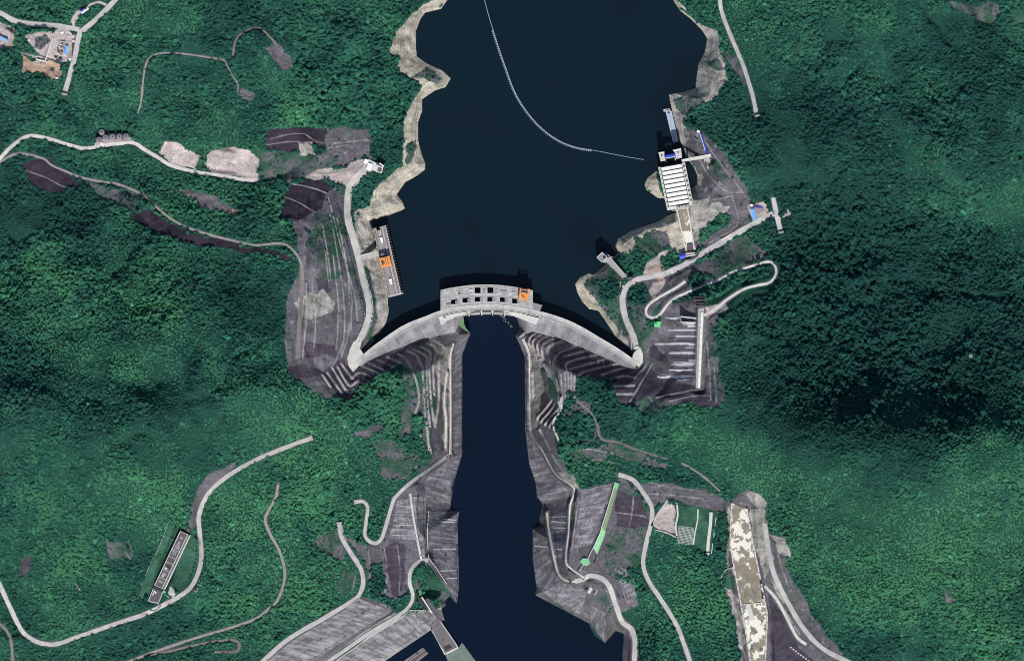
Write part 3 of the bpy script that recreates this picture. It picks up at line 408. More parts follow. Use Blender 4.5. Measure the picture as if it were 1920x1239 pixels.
# ------------------------------------------------------------------ scene-graph helpers
def W(x, y, z): return (x-960.0, 619.5-y, z)
def Hs(x, y): return float(sample(Hm, x, y))
def tag(o, label=None, cat=None, group=None, kind=None):
    if label: o['label'] = label
    if cat: o['category'] = cat
    if group: o['group'] = group
    if kind: o['kind'] = kind
    return o
def thing(name, label, cat, at, group=None):
    o = bpy.data.objects.new(name, None); COL.objects.link(o); o.location = W(*at); o.empty_display_size = 2
    return tag(o, label, cat, group)
class MB:
    def __init__(s): s.v = []; s.f = []; s.uv = {}
    def prism(s, P, z0, z1, top=None):
        """plan polygon extruded; z1 may be a list; top = taper polygon"""
        A = sum(P[i][0]*P[(i+1) % len(P)][1]-P[(i+1) % len(P)][0]*P[i][1] for i in range(len(P)))
        if A > 0: P = P[::-1]; top = top[::-1] if top else None; z1 = z1[::-1] if isinstance(z1, list) else z1; z0 = z0[::-1] if isinstance(z0, list) else z0
        b = len(s.v); n = len(P); T = top or P
        for i in range(n): s.v.append(W(*P[i], z0[i] if isinstance(z0, list) else z0))
        for i in range(n): s.v.append(W(*T[i], z1[i] if isinstance(z1, list) else z1))
        s.f.append([b+n+i for i in range(n)]); s.f.append([b+n-1-i for i in range(n)])
        for i in range(n): j = (i+1) % n; s.f.append([b+i, b+j, b+n+j, b+n+i])
        return s
    def box(s, cx, cy, w, l, ang, z0, z1):
        c, q = math.cos(ang), math.sin(ang)
        return s.prism([(cx+c*a-q*b, cy+q*a+c*b) for a, b in ((-w/2,-l/2),(w/2,-l/2),(w/2,l/2),(-w/2,l/2))], z0, z1)
    def strip(s, p, q, w, z0, z1, w2=None):
        """straight bar from p to q in plan, width w"""
        dx, dy = q[0]-p[0], q[1]-p[1]; l = math.hypot(dx, dy); nx, ny = -dy/l*w/2, dx/l*w/2
        return s.prism([(p[0]+nx, p[1]+ny), (q[0]+nx, q[1]+ny), (q[0]-nx, q[1]-ny), (p[0]-nx, p[1]-ny)], z0, z1)
    def cyl(s, cx, cy, r, z0, z1, n=20, r1=None):
        r1 = r if r1 is None else r1
        return s.prism([(cx+r*math.cos(2*math.pi*i/n), cy+r*math.sin(2*math.pi*i/n)) for i in range(n)], z0, z1, [(cx+r1*math.cos(2*math.pi*i/n), cy+r1*math.sin(2*math.pi*i/n)) for i in range(n)])
    def tube(s, a, b, r, n=6):
        A = Vector(W(*a)); B = Vector(W(*b)); d = (B-A).normalized(); e = d.orthogonal().normalized(); g = d.cross(e); k = len(s.v)
        for P in (A, B):
            for i in range(n): t = 2*math.pi*i/n; s.v.append(tuple(P+e*math.cos(t)*r+g*math.sin(t)*r))
        for i in range(n): j = (i+1) % n; s.f.append([k+i, k+j, k+n+j, k+n+i])
        s.f.append([k+n-1-i for i in range(n)]); s.f.append([k+n+i for i in range(n)]); return s
    def gable(s, P, z0, z1, rise):
        """quad P (long edges P0-P1 and P3-P2): walls and ridge between mid of short sides"""
        m0 = ((P[0][0]+P[3][0])/2, (P[0][1]+P[3][1])/2); m1 = ((P[1][0]+P[2][0])/2, (P[1][1]+P[2][1])/2); b = len(s.v)
        for p in P: s.v.append(W(*p, z0))
        for p in P: s.v.append(W(*p, z1))
        s.v.append(W(*m0, z1+rise)); s.v.append(W(*m1, z1+rise))
        for f in ([0,1,5,4],[1,2,6,5],[2,3,7,6],[3,0,4,7],[4,5,9,8],[6,7,8,9],[5,6,9],[7,4,8],[3,2,1,0]): s.f.append([b+i for i in f])
        return s
    def grid(s, V, uvs=None):
        """V[i][j] of world points"""
        b = len(s.v); n = len(V); m = len(V[0])
        for r in V: s.v.extend(r)
        for i in range(n-1):
            for j in range(m-1): s.f.append([b+i*m+j, b+i*m+j+1, b+(i+1)*m+j+1, b+(i+1)*m+j])
        if uvs is not None:
            for i in range(n):
                for j in range(m): s.uv[b+i*m+j] = uvs[i][j]
        return s
    def build(s, name, m, parent=None, smooth=False):
        me = bpy.data.meshes.new(name); off = Vector(parent.location) if parent else Vector((0,0,0))
        if parent and parent.parent: off = off+Vector(parent.parent.location)
        me.from_pydata([tuple(Vector(v)-off) for v in s.v], [], s.f); me.materials.append(m)
        bm = bmesh.new(); bm.from_mesh(me); bmesh.ops.recalc_face_normals(bm, faces=bm.faces); bm.to_mesh(me); bm.free()
        if s.uv:
            ul = me.uv_layers.new(name='UVMap')
            for lp in me.loops: ul.data[lp.index].uv = s.uv.get(lp.vertex_index, (0,0))
        if smooth: me.polygons.foreach_set('use_smooth', [True]*len(me.polygons))
        o = bpy.data.objects.new(name, me); COL.objects.link(o)
        if parent: o.parent = parent
        return o
def offset(R, d):
    R = np.asarray(R, float)[:,:2]; t = np.gradient(R, axis=0); t /= np.linalg.norm(t, axis=1)[:,None]+1e-9
    return R+np.c_[-t[:,1], t[:,0]]*d      # +d = to the right of travel in plan (y down)
def resamp(P, n):
    P = np.asarray(P, float); d = np.r_[0, np.cumsum(np.linalg.norm(np.diff(P, axis=0), axis=1))]; t = np.linspace(0, d[-1], n)
    return np.c_[[np.interp(t, d, P[:,k]) for k in range(P.shape[1])]].T, d[-1]
def ruled(A, B, m=6, lift=.5, step=3.0, zfun=None):
    """sheet draped over the ground between two plan polylines"""
    la = resamp(A, 2)[1]; n = max(2, int(la/step)); a, la = resamp(A, n); b, lb = resamp(B, n); V = []; UV = []
    wid = float(np.mean(np.linalg.norm(a-b, axis=1)))
    for i in range(n):
        row = []; ur = []
        for j in range(m):
            t = j/(m-1); p = a[i]*(1-t)+b[i]*t; z = (zfun(p, t) if zfun else Hs(*p)+lift); row.append(W(p[0], p[1], z)); ur.append((la*i/(n-1), wid*t))
        V.append(row); UV.append(ur)
    return MB().grid(V, UV)
# ------------------------------------------------------------------ terrain, water, roads
nx, ny = len(GX), len(GY)
co = np.stack([X-960.0, 619.5-Y, Hm], -1).reshape(-1, 3).astype(np.float32)
ii = (np.arange(ny-1)[:,None]*nx+np.arange(nx-1)[None,:]).ravel()
quads = np.stack([ii, ii+nx, ii+nx+1, ii+1], -1).astype(np.int32)
me = bpy.data.meshes.new('ground'); me.vertices.add(len(co)); me.vertices.foreach_set('co', co.ravel())
me.loops.add(quads.size); me.loops.foreach_set('vertex_index', quads.ravel()); me.polygons.add(len(quads))
me.polygons.foreach_set('loop_start', np.arange(0, quads.size, 4, dtype=np.int32)); me.polygons.foreach_set('use_smooth', np.ones(len(quads), bool))
me.update(calc_edges=True)
ca = me.attributes.new('cover', 'FLOAT_COLOR', 'POINT'); ca.data.foreach_set('color', np.c_[np.clip(colr, 0, 1).reshape(-1, 3), np.ones(len(co))].astype(np.float32).ravel())
me.materials.append(ground_mat()); go = bpy.data.objects.new('ground', me); COL.objects.link(go); tag(go, kind='structure')
def water(name, P, z, m):
    q = MB(); q.v = [W(x, y, z) for x, y in P]; q.f = [list(range(len(P)))]; o = q.build(name, m)
    if o.data.polygons[0].normal.z < 0: o.data.flip_normals()
    return tag(o, kind='structure')
water('reservoir_water', [(650,-900),(1420,-900),(1420,300),(1330,420),(1192,560),(1190,676)]+[tuple(p[:2]) for p in CREST[::-1]]+[(680,676),(640,520),(640,300)], RESZ, water_mat('reservoir water', (.0035,.0125,.021)))
water('river_water', [tuple(p[:2]) for p in CREST[8:-8]]+[(1100,640),(1050,800),(1120,1000),(1260,1180),(1500,1900),(300,1900),(640,1240),(790,1080),(800,800),(760,650)], RIVZ, water_mat('river water', (.0022,.0078,.022)))
for k, (R, (P, hw, tone)) in enumerate(zip(ROADPTS, ROADS)):
    wob = 1+.12*np.array([fbm(np.array([p[0]]), np.array([p[1]]), 12, 300+k, 2)[0] for p in R]); nrm = offset(R, 1)-R[:,:2]; V = []
    for i, p in enumerate(R):
        V.append([W(*(p[:2]+nrm[i]*hw*wob[i]*t), Hs(*(p[:2]+nrm[i]*hw*wob[i]*t))+.35) for t in (-1,-.5,0,.5,1)])
    tag(MB().grid(V).build('road' if tone < 2 else 'track', ROADM[tone], None, True), kind='structure')
for P, nm in (([(666,634),(678,639),(675,653),(682,664),(675,684),(662,697),(655,688),(647,673)],'pavement'),([(1188,662),(1200,650),(1209,672),(1208,677),(1198,688),(1184,676)],'pavement')):
    tag(MB().prism(P, -3, .55).build(nm, ROADM[1]), kind='structure')
# ------------------------------------------------------------------ the arch dam
def dist_along(R):
    return np.r_[0, np.cumsum(np.linalg.norm(np.diff(R[:,:2], axis=0), axis=1))]
dam = thing('arch_dam', 'long curved grey concrete arch dam holding back the dark reservoir', 'dam', (925, 578, 0))
SD = dist_along(CREST); Lc = SD[-1]
ups = offset(CREST, -5); dns = offset(CREST, 5)          # travel is left to right, upstream is the picture's top
V = []; UV = []
prof = [(5, -2), (6.5, -8), (11, -24), (18, -46), (26, -70), (34, -94), (41, -118), (47, -142), (51, -165)]
mid = np.abs(CREST[:,0]-920) < 74
for i in range(len(CREST)):
    row = [W(*ups[i], -165), W(*ups[i], -2)]; ur = [(SD[i], -165), (SD[i], 0)]
    for d, z in prof:
        dd = d if not mid[i] else 5+(d-5)*(.12+.88*min(1, max(0, (abs(CREST[i,0]-920)-52)/22)))
        p = offset(CREST, dd)[i] if dd < 60 else None
        row.append(W(p[0], p[1], z)); ur.append((SD[i], 10+1.05*(-z)))
    V.append(row); UV.append(ur)
MB().grid(V, UV).build('dam_body', MDAM, dam)
def band(R, d0, d1, z0, z1, name, m, parent, i0=0, i1=None):
    a = offset(R, d0)[i0:i1]; b = offset(R, d1)[i0:i1]
    V = [[W(*p, z0), W(*p, z1), W(*q, z1), W(*q, z0)] for p, q in zip(a, b)]
    return MB().grid(V).build(name, m, parent)
band(CREST, -4.6, 4.6, -2, .6, 'crest_road', ROADM[0], dam)
band(CREST, -5.6, -4.5, -3, 1.9, 'parapet', MCL, dam); band(CREST, 4.5, 5.5, -3, 1.9, 'parapet', MCL, dam)
band(CREST, 1.9, 2.3, .5, .72, 'kerb', MCD, dam)
# spillway deck in front of the crest, with gate shafts
UE = spline([(825,544.5),(842,540.5),(860,537.5),(885,534.5),(906,533.8),(930,534.2),(955,536.8),(980,540.5),(1000,544.5)], 1.0)
cre = offset(CREST, -5)
def up_y(x): return float(np.interp(x, UE[:,0], UE[:,1]))
def lo_y(x): return float(np.interp(x, cre[:,0], cre[:,1]))
HOLES = [(890,901,.13,.42),(914,925,.13,.42)]+[(c-5.8,c+5.8,.60,.84) for c in (851.5,873,896,919.5,943.3,966)]
xs = sorted({826.0,999.0}|{h[0] for h in HOLES}|{h[1] for h in HOLES}|set(np.arange(832,998,6.0))); ts = [0,.13,.42,.60,.84,1]
deckb = MB()
for a, b in zip(xs[:-1], xs[1:]):
    for t0, t1 in zip(ts[:-1], ts[1:]):
        cx, ct = (a+b)/2, (t0+t1)/2
        if any(h[0] <= cx <= h[1] and h[2] <= ct <= h[3] for h in HOLES): continue
        P = [(a, up_y(a)*(1-t0)+lo_y(a)*t0), (b, up_y(b)*(1-t0)+lo_y(b)*t0), (b, up_y(b)*(1-t1)+lo_y(b)*t1), (a, up_y(a)*(1-t1)+lo_y(a)*t1)]
        deckb.prism(P, -60 if t0 > .1 else -30, 1.2)
sdk = deckb.build('spillway_deck', MC, dam)
def deckline(t, w, z0, z1, name, m, x0=827, x1=998):
    X_ = np.arange(x0, x1, 3.0); R = np.c_[X_, [up_y(x)*(1-t)+lo_y(x)*t for x in X_]]
    return band(R, -w/2, w/2, z0, z1, name, m, dam)
deckline(.015, 1.4, 1.1, 2.3, 'parapet', MCL); deckline(.50, 1.5, 1.1, 1.6, 'crane_rail', MCL); deckline(.535, .8, 1.1, 1.45, 'crane_rail', MCD); deckline(.06, .7, 1.1, 1.45, 'crane_rail', MCD)
for h in HOLES:
    y1_ = up_y((h[0]+h[1])/2)*(1-h[3])+lo_y((h[0]+h[1])/2)*h[3]; y0_ = up_y((h[0]+h[1])/2)*(1-h[2])+lo_y((h[0]+h[1])/2)*h[2]
    g = MB().strip((h[0]-.6, y1_+.5), (h[1]+.6, y1_+.5), 1.1, 1.1, 2.0).build('shaft_kerb', MCL, dam)
    MB().strip((h[0]+.3, y0_*.35+y1_*.65), (h[1]-.3, y0_*.35+y1_*.65), 1.0, -14, -4).build('gate_leaf', MSTEEL, g)
for x, t, w, l, m in ((859,.28,8,3,MCL),(861,.33,4,4,MGRM),(883,.25,7,4,MCL),(883,.42,4,4,MC),(932,.28,6,4,MC),(931,.42,5,5,MC),(944,.27,12,4,MROOFL),(957,.36,3,5,MWP),(841,.80,9,5,MROOFL),(836,.62,3,3,MC),(963,.28,6,4,MC),(908,.30,4,7,MROOFL)):
    y = up_y(x)*(1-t)+lo_y(x)*t; MB().box(x, y, w, l, .02, 1.1, 2.6).build('hatch_cover', m, sdk)
for x in np.arange(846,985,23.2)+.5:
    y = up_y(x)*.28+lo_y(x)*.72; MB().box(x+10, y, 6, 7.5, .0, 1.1, 1.5).build('deck_plate', MROOFL, sdk)
# downstream gate bays, piers and flip lips
for k, x in enumerate((857,879,902,924,947,970)):
    i = int(np.argmin(np.abs(CREST[:,0]-x))); p = dns[i]; q = offset(CREST, 15)[i]; MB().strip(p, q, 2.0, -45, -1.5).build('gate_pier', MCL, dam)
for a, b in zip((859,881,904,926,949), (877,900,922,945,968)):
    ia, ib = [int(np.argmin(np.abs(CREST[:,0]-v))) for v in (a, b)]; o1 = offset(CREST, 5.5); o2 = offset(CREST, 13)
    MB().prism([tuple(o1[ia]),tuple(o1[ib]),tuple(o2[ib]),tuple(o2[ia])], -30, -9).build('spillway_lip', MC, dam)
    o3 = offset(CREST, 8); MB().strip(o3[ia], o3[ib], 1.6, -9.2, -5).build('radial_gate', MROOF, dam)
MB().prism([(823,594.5),(850,588.5),(892,582.3),(876,586),(860,591.5),(837,602),(827,610)], -90, -1.2).build('training_wall', MCL, dam)
MB().prism([(947,583.5),(975,587.5),(1011,596.5),(1005,609),(971,595.5)], -90, -1.2).build('training_wall', MCL, dam)
MB().prism([(994,566),(1017,572),(1012,583.5),(990,577.5)], -40, 1.0).build('abutment_platform', MROOFL, dam)
MB().box(834, 594, 4.5, 6, .1, -1.3, 2.2).build('access_hatch', MROOFL, dam)
MB().prism([(869,594),(862,596),(856,601),(862,612),(876,622),(881,623.5),(874,616),(870,607)], -160, -122).build('plunge_pool_wall', MGRM, dam)
sp = MB()
for k in range(42):
    t = random.random(); x = 941+19*t+random.uniform(-5,5)*(1-t*.5); y = 591+23*t+random.uniform(-3,3)*(1-.5*t); z = -20-60*t; r = random.uniform(.35,.7); sp.box(x, y, r, r, random.random(), z, z+r)
tag(sp.build('water_spray', MWH), 'white specks of spray falling from the middle spillway gate', 'spray', None, 'stuff')
# ------------------------------------------------------------------ gantry cranes
def gantry(name, label, x, y, ang, span, depth, z, h, variant):
    g = thing(name, label, 'crane', (x, y, z), 'orange gantry cranes'); c, s = math.cos(ang), math.sin(ang)
    def R(a, b): return (x+c*a-s*b, y+s*a+c*b)
    for a in (-span/2, span/2):
        for b in (-depth/2, depth/2): MB().box(*R(a, b), 2.2, 2.2, ang, z, z+h).build('leg', MOR, g)
        MB().strip(R(a, -depth/2-1.5), R(a, depth/2+1.5), 2.6, z+h, z+h+2.6).build('end_beam', MOR, g)
        MB().strip(R(a, -depth/2-1.5), R(a, depth/2+1.5), 2.0, z+.3, z+1.8).build('bogie', MSTEEL, g)
    if variant == 0:
        mh = MB().box(*R(0, 1.0), span+2.4, 7.5, ang, z+h+.3, z+h+4).build('machine_house', MOR, g)
        MB().strip(R(-span/2, -depth/2+1), R(span/2, -depth/2+1), 1.2, z+h, z+h+2).build('cross_beam', MOR, g)
        MB().strip(R(-span/2, depth/2-3), R(span/2, depth/2-3), 3.2, z+h-.5, z+h+2.2).build('cross_beam', MOR, g)
        MB().strip(R(-5, 1.2), R(1, 1.2), 1.3, z+h+4, z+h+4.4).build('vent', MSTEEL, mh); MB().strip(R(-4, 4.2), R(4, 5.2), 1.1, z+h+3.9, z+h+4.3).build('vent', MSTEEL, mh)
    else:
        MB().strip(R(-span/2-1, -depth/2+1.5), R(span/2+1, -depth/2+1.5), 4.5, z+h+.4, z+h+3.2).build('girder', MOR, g)
        MB().strip(R(-span/2-1, depth/2-1.5), R(span/2+1, depth/2-1.5), 4.5, z+h+.4, z+h+3.2).build('girder', MOR, g)
        tr_ = MB().box(*R(2.8, 0), 8.5, depth-3, ang, z+h+.6, z+h+4.2).build('trolley', MOR, g)
        MB().strip(R(1.2, -depth/2+3), R(1.2, depth/2-3), .8, z+h+4.2, z+h+4.7).build('trolley_rail', MSTEEL, tr_); MB().strip(R(4.6, -depth/2+3), R(4.6, depth/2-3), .8, z+h+4.2, z+h+4.7).build('trolley_rail', MSTEEL, tr_)
        MB().box(*R(-4, 0), 4.5, 3, ang, z+h-3, z+h+1.5).build('hoist', MSTEEL, g); MB().box(*R(-1, -depth/2-3.5), 12, 4, ang, z+h-5, z+h-1).build('lifting_beam', MSTEEL, g)
    return g
gantry('gantry_crane', 'orange gantry crane standing at the right end of the arch dam deck', 982.5, 552.5, .10, 15, 20, 1.2, 17, 0)
gantry('gantry_crane', 'orange gantry crane standing over the long intake deck beside the left shore', 722.8, 491.5, -.235, 17.5, 17, 1.2, 15, 1)
# ------------------------------------------------------------------ left bank power intake
it = thing('power_intake', 'long narrow grey concrete intake deck with a comb of rack piers on its water side', 'intake', (726, 490, 0))
MB().prism([(699,428.5),(705,427),(707,432.5),(713,431),(711.5,425.5),(723,422.8),(752.5,552),(728.5,558)], [-60]*8, 1.2).build('deck', mat('weathered deck concrete', (.30,.275,.265), .9, .3, .2, 1.2), it)
def ip(u, v): # u along 0..1, v across 0..1
    ax, ay = 699+(728.5-699)*u, 428.5+(558-428.5)*u; bx, by = 723+(752.5-723)*u, 422.8+(552-422.8)*u
    return (ax+(bx-ax)*v, ay+(by-ay)*v)
for k in range(26):
    u = .006+k*.0394; p = ip(u, 1.0); MB().strip(p, (p[0]+4.2, p[1]-.9), 1.1, -60, .4).build('rack_pier', MCD, it)
for v, m in ((.60, MRAIL), (.83, MRAIL), (.69, MCL), (.12, MRAIL)): MB().strip(ip(.03, v), ip(.985, v), .9, 1.1, 1.6).build('rail', m, it)
MB().strip(ip(.0, .985), ip(1, .985), .8, 1.1, 2.1).build('parapet', MCL, it); MB().strip(ip(.985, 0), ip(.985, 1.16), 1.8, -8, 1.5).build('end_wall', MCL, it)
for u, v in ((.185, .48), (.60, .42), (.73, .4), (.255, .62), (.335, .5), (.90, .55), (.84, .35)): MB().box(*ip(u, v), 4, 9, -.235, 1.1, 1.7).build('hatch_cover', MROOFL, it)
for u in (.06, .085, .11, .135, .16): MB().box(*ip(u, .47), 4.2, 1.5, -.235, 1.1, 1.6).build('slot_cover', MCL, it)
for u, v in ((.185, .46), (.785, .43)):
    c = thing('equipment_cabin', 'small white roofed cabin on the left intake deck, %s the orange crane' % ('north of' if u < .5 else 'south of'), 'cabin', (*ip(u, v), 1.2), 'white cabins on the intake deck')
    MB().box(*ip(u, v), 4.6, 10.5, -.235, 1.2, 4).build('wall', MWP, c); MB().box(*ip(u-.018, v), 5.4, 5, -.235, 4, 4.6).build('roof', MWH, c); MB().box(*ip(u+.02, v), 4.2, 4.6, -.235, 4, 4.5).build('roof', MWH, c)
for k in range(9): MB().box(*ip(.04+.115*k, -.03), 2, 1.6, -.235, -6, 1.3).build('buttress', MCL, it)
br = thing('access_bridge', 'short grey concrete bridge joining the left bank road to the long intake deck', 'bridge', (693, 479, 0))
MB().prism([(674.5,478.6),(709,470.5),(711.5,482),(676.5,488.5)], -2.5, .9).build('deck', ROADM[0], br)
MB().strip((676,478.4),(709,470.6),.8,.8,2).build('parapet', MCL, br); MB().strip((677.5,488.3),(711.5,482),.8,.8,2).build('parapet', MCL, br)
# ------------------------------------------------------------------ right bank intake tower and its bridge
tw = thing('intake_tower', 'square white rimmed intake tower standing in the reservoir by the right shore', 'tower', (1128.5, 482.5, -25))
sq = [(1119.2,482.6),(1128.8,473.3),(1138,482.4),(1128.5,491.4)]
MB().prism(sq, -70, 11).build('shaft', MC, tw)
for i in range(4): MB().strip(sq[i], sq[(i+1) % 4], 1.0, 10.5, 13).build('parapet', MWP, tw)
MB().prism([(1120.6,482.6),(1128.8,474.7),(1136.6,482.4),(1128.5,489.9)], 11, 11.6).build('roof', MROOFL, tw); MB().prism([(1130.5,480),(1133.5,478.6),(1136,482.4),(1131.5,485)], 11.5, 12.3).build('roof_hatch', MDK, tw)
MB().prism([(1138.5,483),(1147.5,480.5),(1148.5,482.5),(1143,488),(1136,493),(1130,491.5)], -70, 3.5).build('side_platform', MC, tw)
MB().tube((1133,472,2),(1143,479,2), 1.2).build('hoist_beam', MBLD, tw); MB().box(1141.5,479.5,3,3,.7,3,7).build('hoist_box', MROOFL, tw); MB().prism([(1131,471.5),(1140,477),(1139,483),(1129.5,473.5)], -60, 1).build('gate_frame', MSTEEL, tw)
br = thing('access_bridge', 'slanting grey concrete bridge from the square intake tower to the right bank road', 'bridge', (1158, 503, 2))
MB().prism([(1138,491.5),(1146.5,485),(1171.5,514),(1176,519),(1166,521),(1162.5,516)], [1.2]*6, 3.4).build('deck', mat('bridge concrete', (.36,.345,.335), .9, .2), br)
MB().strip((1146.3,485.2),(1171.5,514.2),.8,3.3,4.6).build('parapet', MCL, br); MB().strip((1138.2,491.7),(1163,516.2),.8,3.3,4.6).build('parapet', MCL, br); MB().box(1155,502,5,5,.8,-55,1.3).build('pier', MC, br)
hs = thing('gatehouse', 'small dark roofed hut in the fork where the tower bridge meets the right bank road', 'hut', (1182, 522, 2))
MB().prism([(1177,520),(1185,519.5),(1187,521.5),(1182.3,527)], -3, 7).build('wall', MCD, hs); MB().prism([(1176.6,519.6),(1185.2,519),(1187.6,521.5),(1182.3,527.6)], 7, 7.7).build('roof', MROOF, hs)
# ------------------------------------------------------------------ ship lift on the right bank
lf = thing('ship_lift', 'large white roofed ship lift hall with dark ribs at the right shore of the reservoir', 'building', (1265, 347, 0))
q0, q1, q2, q3 = (1239.2,313.6),(1277.2,306.8),(1291.6,381),(1254.2,387.5)
def lq(u, v):
    ax, ay = q0[0]+(q3[0]-q0[0])*u, q0[1]+(q3[1]-q0[1])*u; bx, by = q1[0]+(q2[0]-q1[0])*u, q1[1]+(q2[1]-q1[1])*u
    return (ax+(bx-ax)*v, ay+(by-ay)*v)
MB().prism([q0,q1,q2,q3], -60, 19).build('hall_wall', MC, lf)
for k in range(9):
    a, b = k/9+.016, (k+1)/9-.012; ml = MB(); n = 1
    for v0, v1 in ((.0,.485),(.492,1.0)):
        P = [lq(a, v0), lq(a, v1), lq(b, v1), lq(b, v0)]; ml.prism(P, 19, 21.4)
    ml.build('roof_panel', MWH, lf)
for k in range(10):
    u = min(max(k/9+.001, .004), .996); MB().strip(lq(u, -.02), lq(u, 1.02), 1.3, 18.6, 20).build('roof_beam', MSTEEL, lf)
MB().prism([(1234,313.8),(1238.2,313.2),(1253.4,388),(1268,386),(1268.5,391.6),(1251.2,394.6)], -60, 6).build('side_wall', MCL, lf)
MB().prism([(1278.3,306.2),(1284.2,304.8),(1298.4,374.8),(1297,386),(1292.6,385)], -60, 9).build('side_wall', MCL, lf)
for k in range(8): MB().box(1282.5+k*1.9, 313+k*9.1, 3, 2.2, -.2, 9, 12.5).build('machine_box', (MROOF, MROOFL, MCD)[k % 3], lf)
for k in range(9): MB().box(1237.6+k*1.87, 319+k*8.6, 1.6, 2.0, -.2, 6, 8).build('vent_box', MSTEEL, lf)
MB().prism([(1256,389),(1291,383),(1293,391),(1269,394)], -30, 4).build('end_platform', MC, lf)
for k in range(5): MB().box(1262+k*6, 390.5-k*1.2, 2.5, 2.5, .1, 4, 5.8).build('machine_box', (MCD, MROOFL)[k % 2], lf)
gt = thing('lock_gate_tower', 'two white gate towers joined by a bright blue roof north of the ship lift', 'tower', (1256, 293, -25))
for P, h, hx in (([(1234.6,286.8),(1245.6,285.4),(1245.2,292),(1248,301.5),(1238.6,303.2)],23,(1240.7,291.2)),([(1261.6,282.3),(1276.7,279),(1278.6,296),(1268,298.5),(1265.5,287)],23,(1271.2,285.6))):
    t_ = MB().prism(P, -60, h).build('tower_shaft', mat('tower concrete', (.56,.53,.52), .8, .15), gt); MB().box(*hx, 2.4, 3, -.15, h, h+.5).build('shaft_opening', MDK, t_)
    MB().strip(P[0], P[1], 1.2, h, h+1.2).build('parapet', MWP, gt)
MB().gable([(1244.8,290.8),(1265.8,287.4),(1266.4,292.4),(1246,296)], 14, 17, 2).build('blue_roof', MBLD, gt)
MB().strip((1246.5,297.5),(1266.5,294),1.3,13,15).build('gate_beam', MWP, gt); MB().strip((1246.8,299.6),(1266.8,296.2),.7,13,14.6).build('gate_beam', MSTEEL, gt)
MB().strip((1247,301),(1249.3,304.6),1.6,12,14).build('bracket', MRAIL, gt); MB().strip((1265,293),(1266.6,301),1.6,12,14).build('bracket', MCL, gt)
br = thing('access_bridge', 'flat pale concrete bridge running from the ship lift hall to the right hillside', 'bridge', (1306, 297, 9))
MB().prism([(1277.4,299.8),(1332.3,288.8),(1333.4,294.8),(1320,298),(1279,304)], 7.5, 9.5).build('deck', MCL, br)
for x, y in ((1290,299),(1305,296),(1320,293)): MB().box(x, y, 3, 3, -.2, -30, 7.6).build('pier', MC, br)
MB().strip((1277.4,299.8),(1332.3,288.8),.7,9.4,10.6).build('parapet', MCL, br)
p_ = thing('landing', 'pale concrete landing below the east end of the ship lift bridge', 'platform', (1326, 307, 6)); MB().prism([(1319.8,298.5),(1330.5,296.3),(1332,309),(1329.5,317),(1326,316.5),(1325,305),(1320.5,305)], -4, 8.8).build('slab', MC, p_); MB().box(1323.5,304.5,2,2.6,0,8.8,9.4).build('opening', MDK, p_)
st = thing('covered_stairway', 'narrow blue roofed stairway climbing the cut slope above the ship lift bridge', 'stairs', (1319, 268, 12))
a = (1313.8,250.5); b = (1325.2,286.5)
MB().prism([(a[0]-1,a[1]),(a[0]+1.6,a[1]),(b[0]+1.6,b[1]),(b[0]-1,b[1])], 6, [Hs(*a)+4, Hs(*a)+4, 13, 13]).build('roof', MBLD, st); MB().box(1309.5,247,6,4.5,.5,Hs(1309,247)-3,Hs(1309,247)+4).build('head_house', MWP, st); MB().box(1324.5,285,5,4,.2,8,14).build('foot_house', MBLD, st); MB().strip((a[0]-1.8,a[1]),(b[0]-1.8,b[1]),.9,5,14).build('handrail', MWP, st)
pn = thing('floating_jetty', 'long pale blue floating jetty lying along the right shore north of the ship lift', 'jetty', (1260, 236, -25))
MB().prism([(1248.6,209),(1258.8,208.4),(1271.9,265),(1262.7,267.6)], -26, -22.6).build('deck', MPON, pn); MB().prism([(1243.5,205),(1255.4,203.4),(1258.2,208.6),(1244.6,209.8)], -26, -21.6).build('head', MC, pn); MB().box(1254,211.5,4,2,.2,-22.6,-21).build('hatch', MSTEEL, pn); MB().box(1252.5,206.3,3,1.6,.1,-21.6,-20.3).build('bollard_box', MROOF, pn)
for P in (((1248.6,209),(1262.7,267.6)),((1258.8,208.4),(1271.9,265))): MB().strip(*P, .5, -22.6, -22.0).build('edge_rail', MWP, pn)
# ------------------------------------------------------------------ navigation canals
cn = thing('navigation_canal', 'short silt floored canal between pale walls running south from the ship lift hall', 'canal', (1284, 432, -2))
A_ = [(1269,393),(1274,415),(1287,471)]; B_2 = [(1288.5,388.5),(1293,410),(1302,469)]
ruled(A_, B_2, 5, 0, 4, lambda p, t: -.6).build('floor', MCANAL, cn)
for R in (A_, B_2):
    for p, q in zip(R[:-1], R[1:]): MB().strip(p, q, 2.6, -8, 4.5).build('side_wall', MCL, cn)
MB().prism([(1288,459),(1298.5,457),(1300.5,470),(1288.5,471.5)], -5, 3.6).build('gate_slab', MROOF, cn)
gh = thing('canal_gatehouse', 'blue roofed gatehouse with white beams at the south end of the short canal', 'building', (1285, 480, 4))
MB().prism([(1273,478),(1284.6,475.4),(1286.5,482.5),(1275,486)], -4, 11).build('wall', MC, gh); MB().gable([(1272.6,477.8),(1284.8,475),(1286.6,482.6),(1274.6,486.4)], 11, 11.5, 1.6).build('blue_roof', MBLD, gh)
MB().strip((1285,476.8),(1303,474),1.6,9,11).build('beam', MWP, gh); MB().strip((1286,481),(1303.5,477.6),1.8,9,11).build('beam', MWP, gh); MB().strip((1286,478.9),(1303,475.8),1.6,3,4).build('beam_slot', MSTEEL, gh); MB().prism([(1303,473),(1309,474.5),(1306,480),(1300,482)], -2, 5).build('end_block', MROOF, gh)
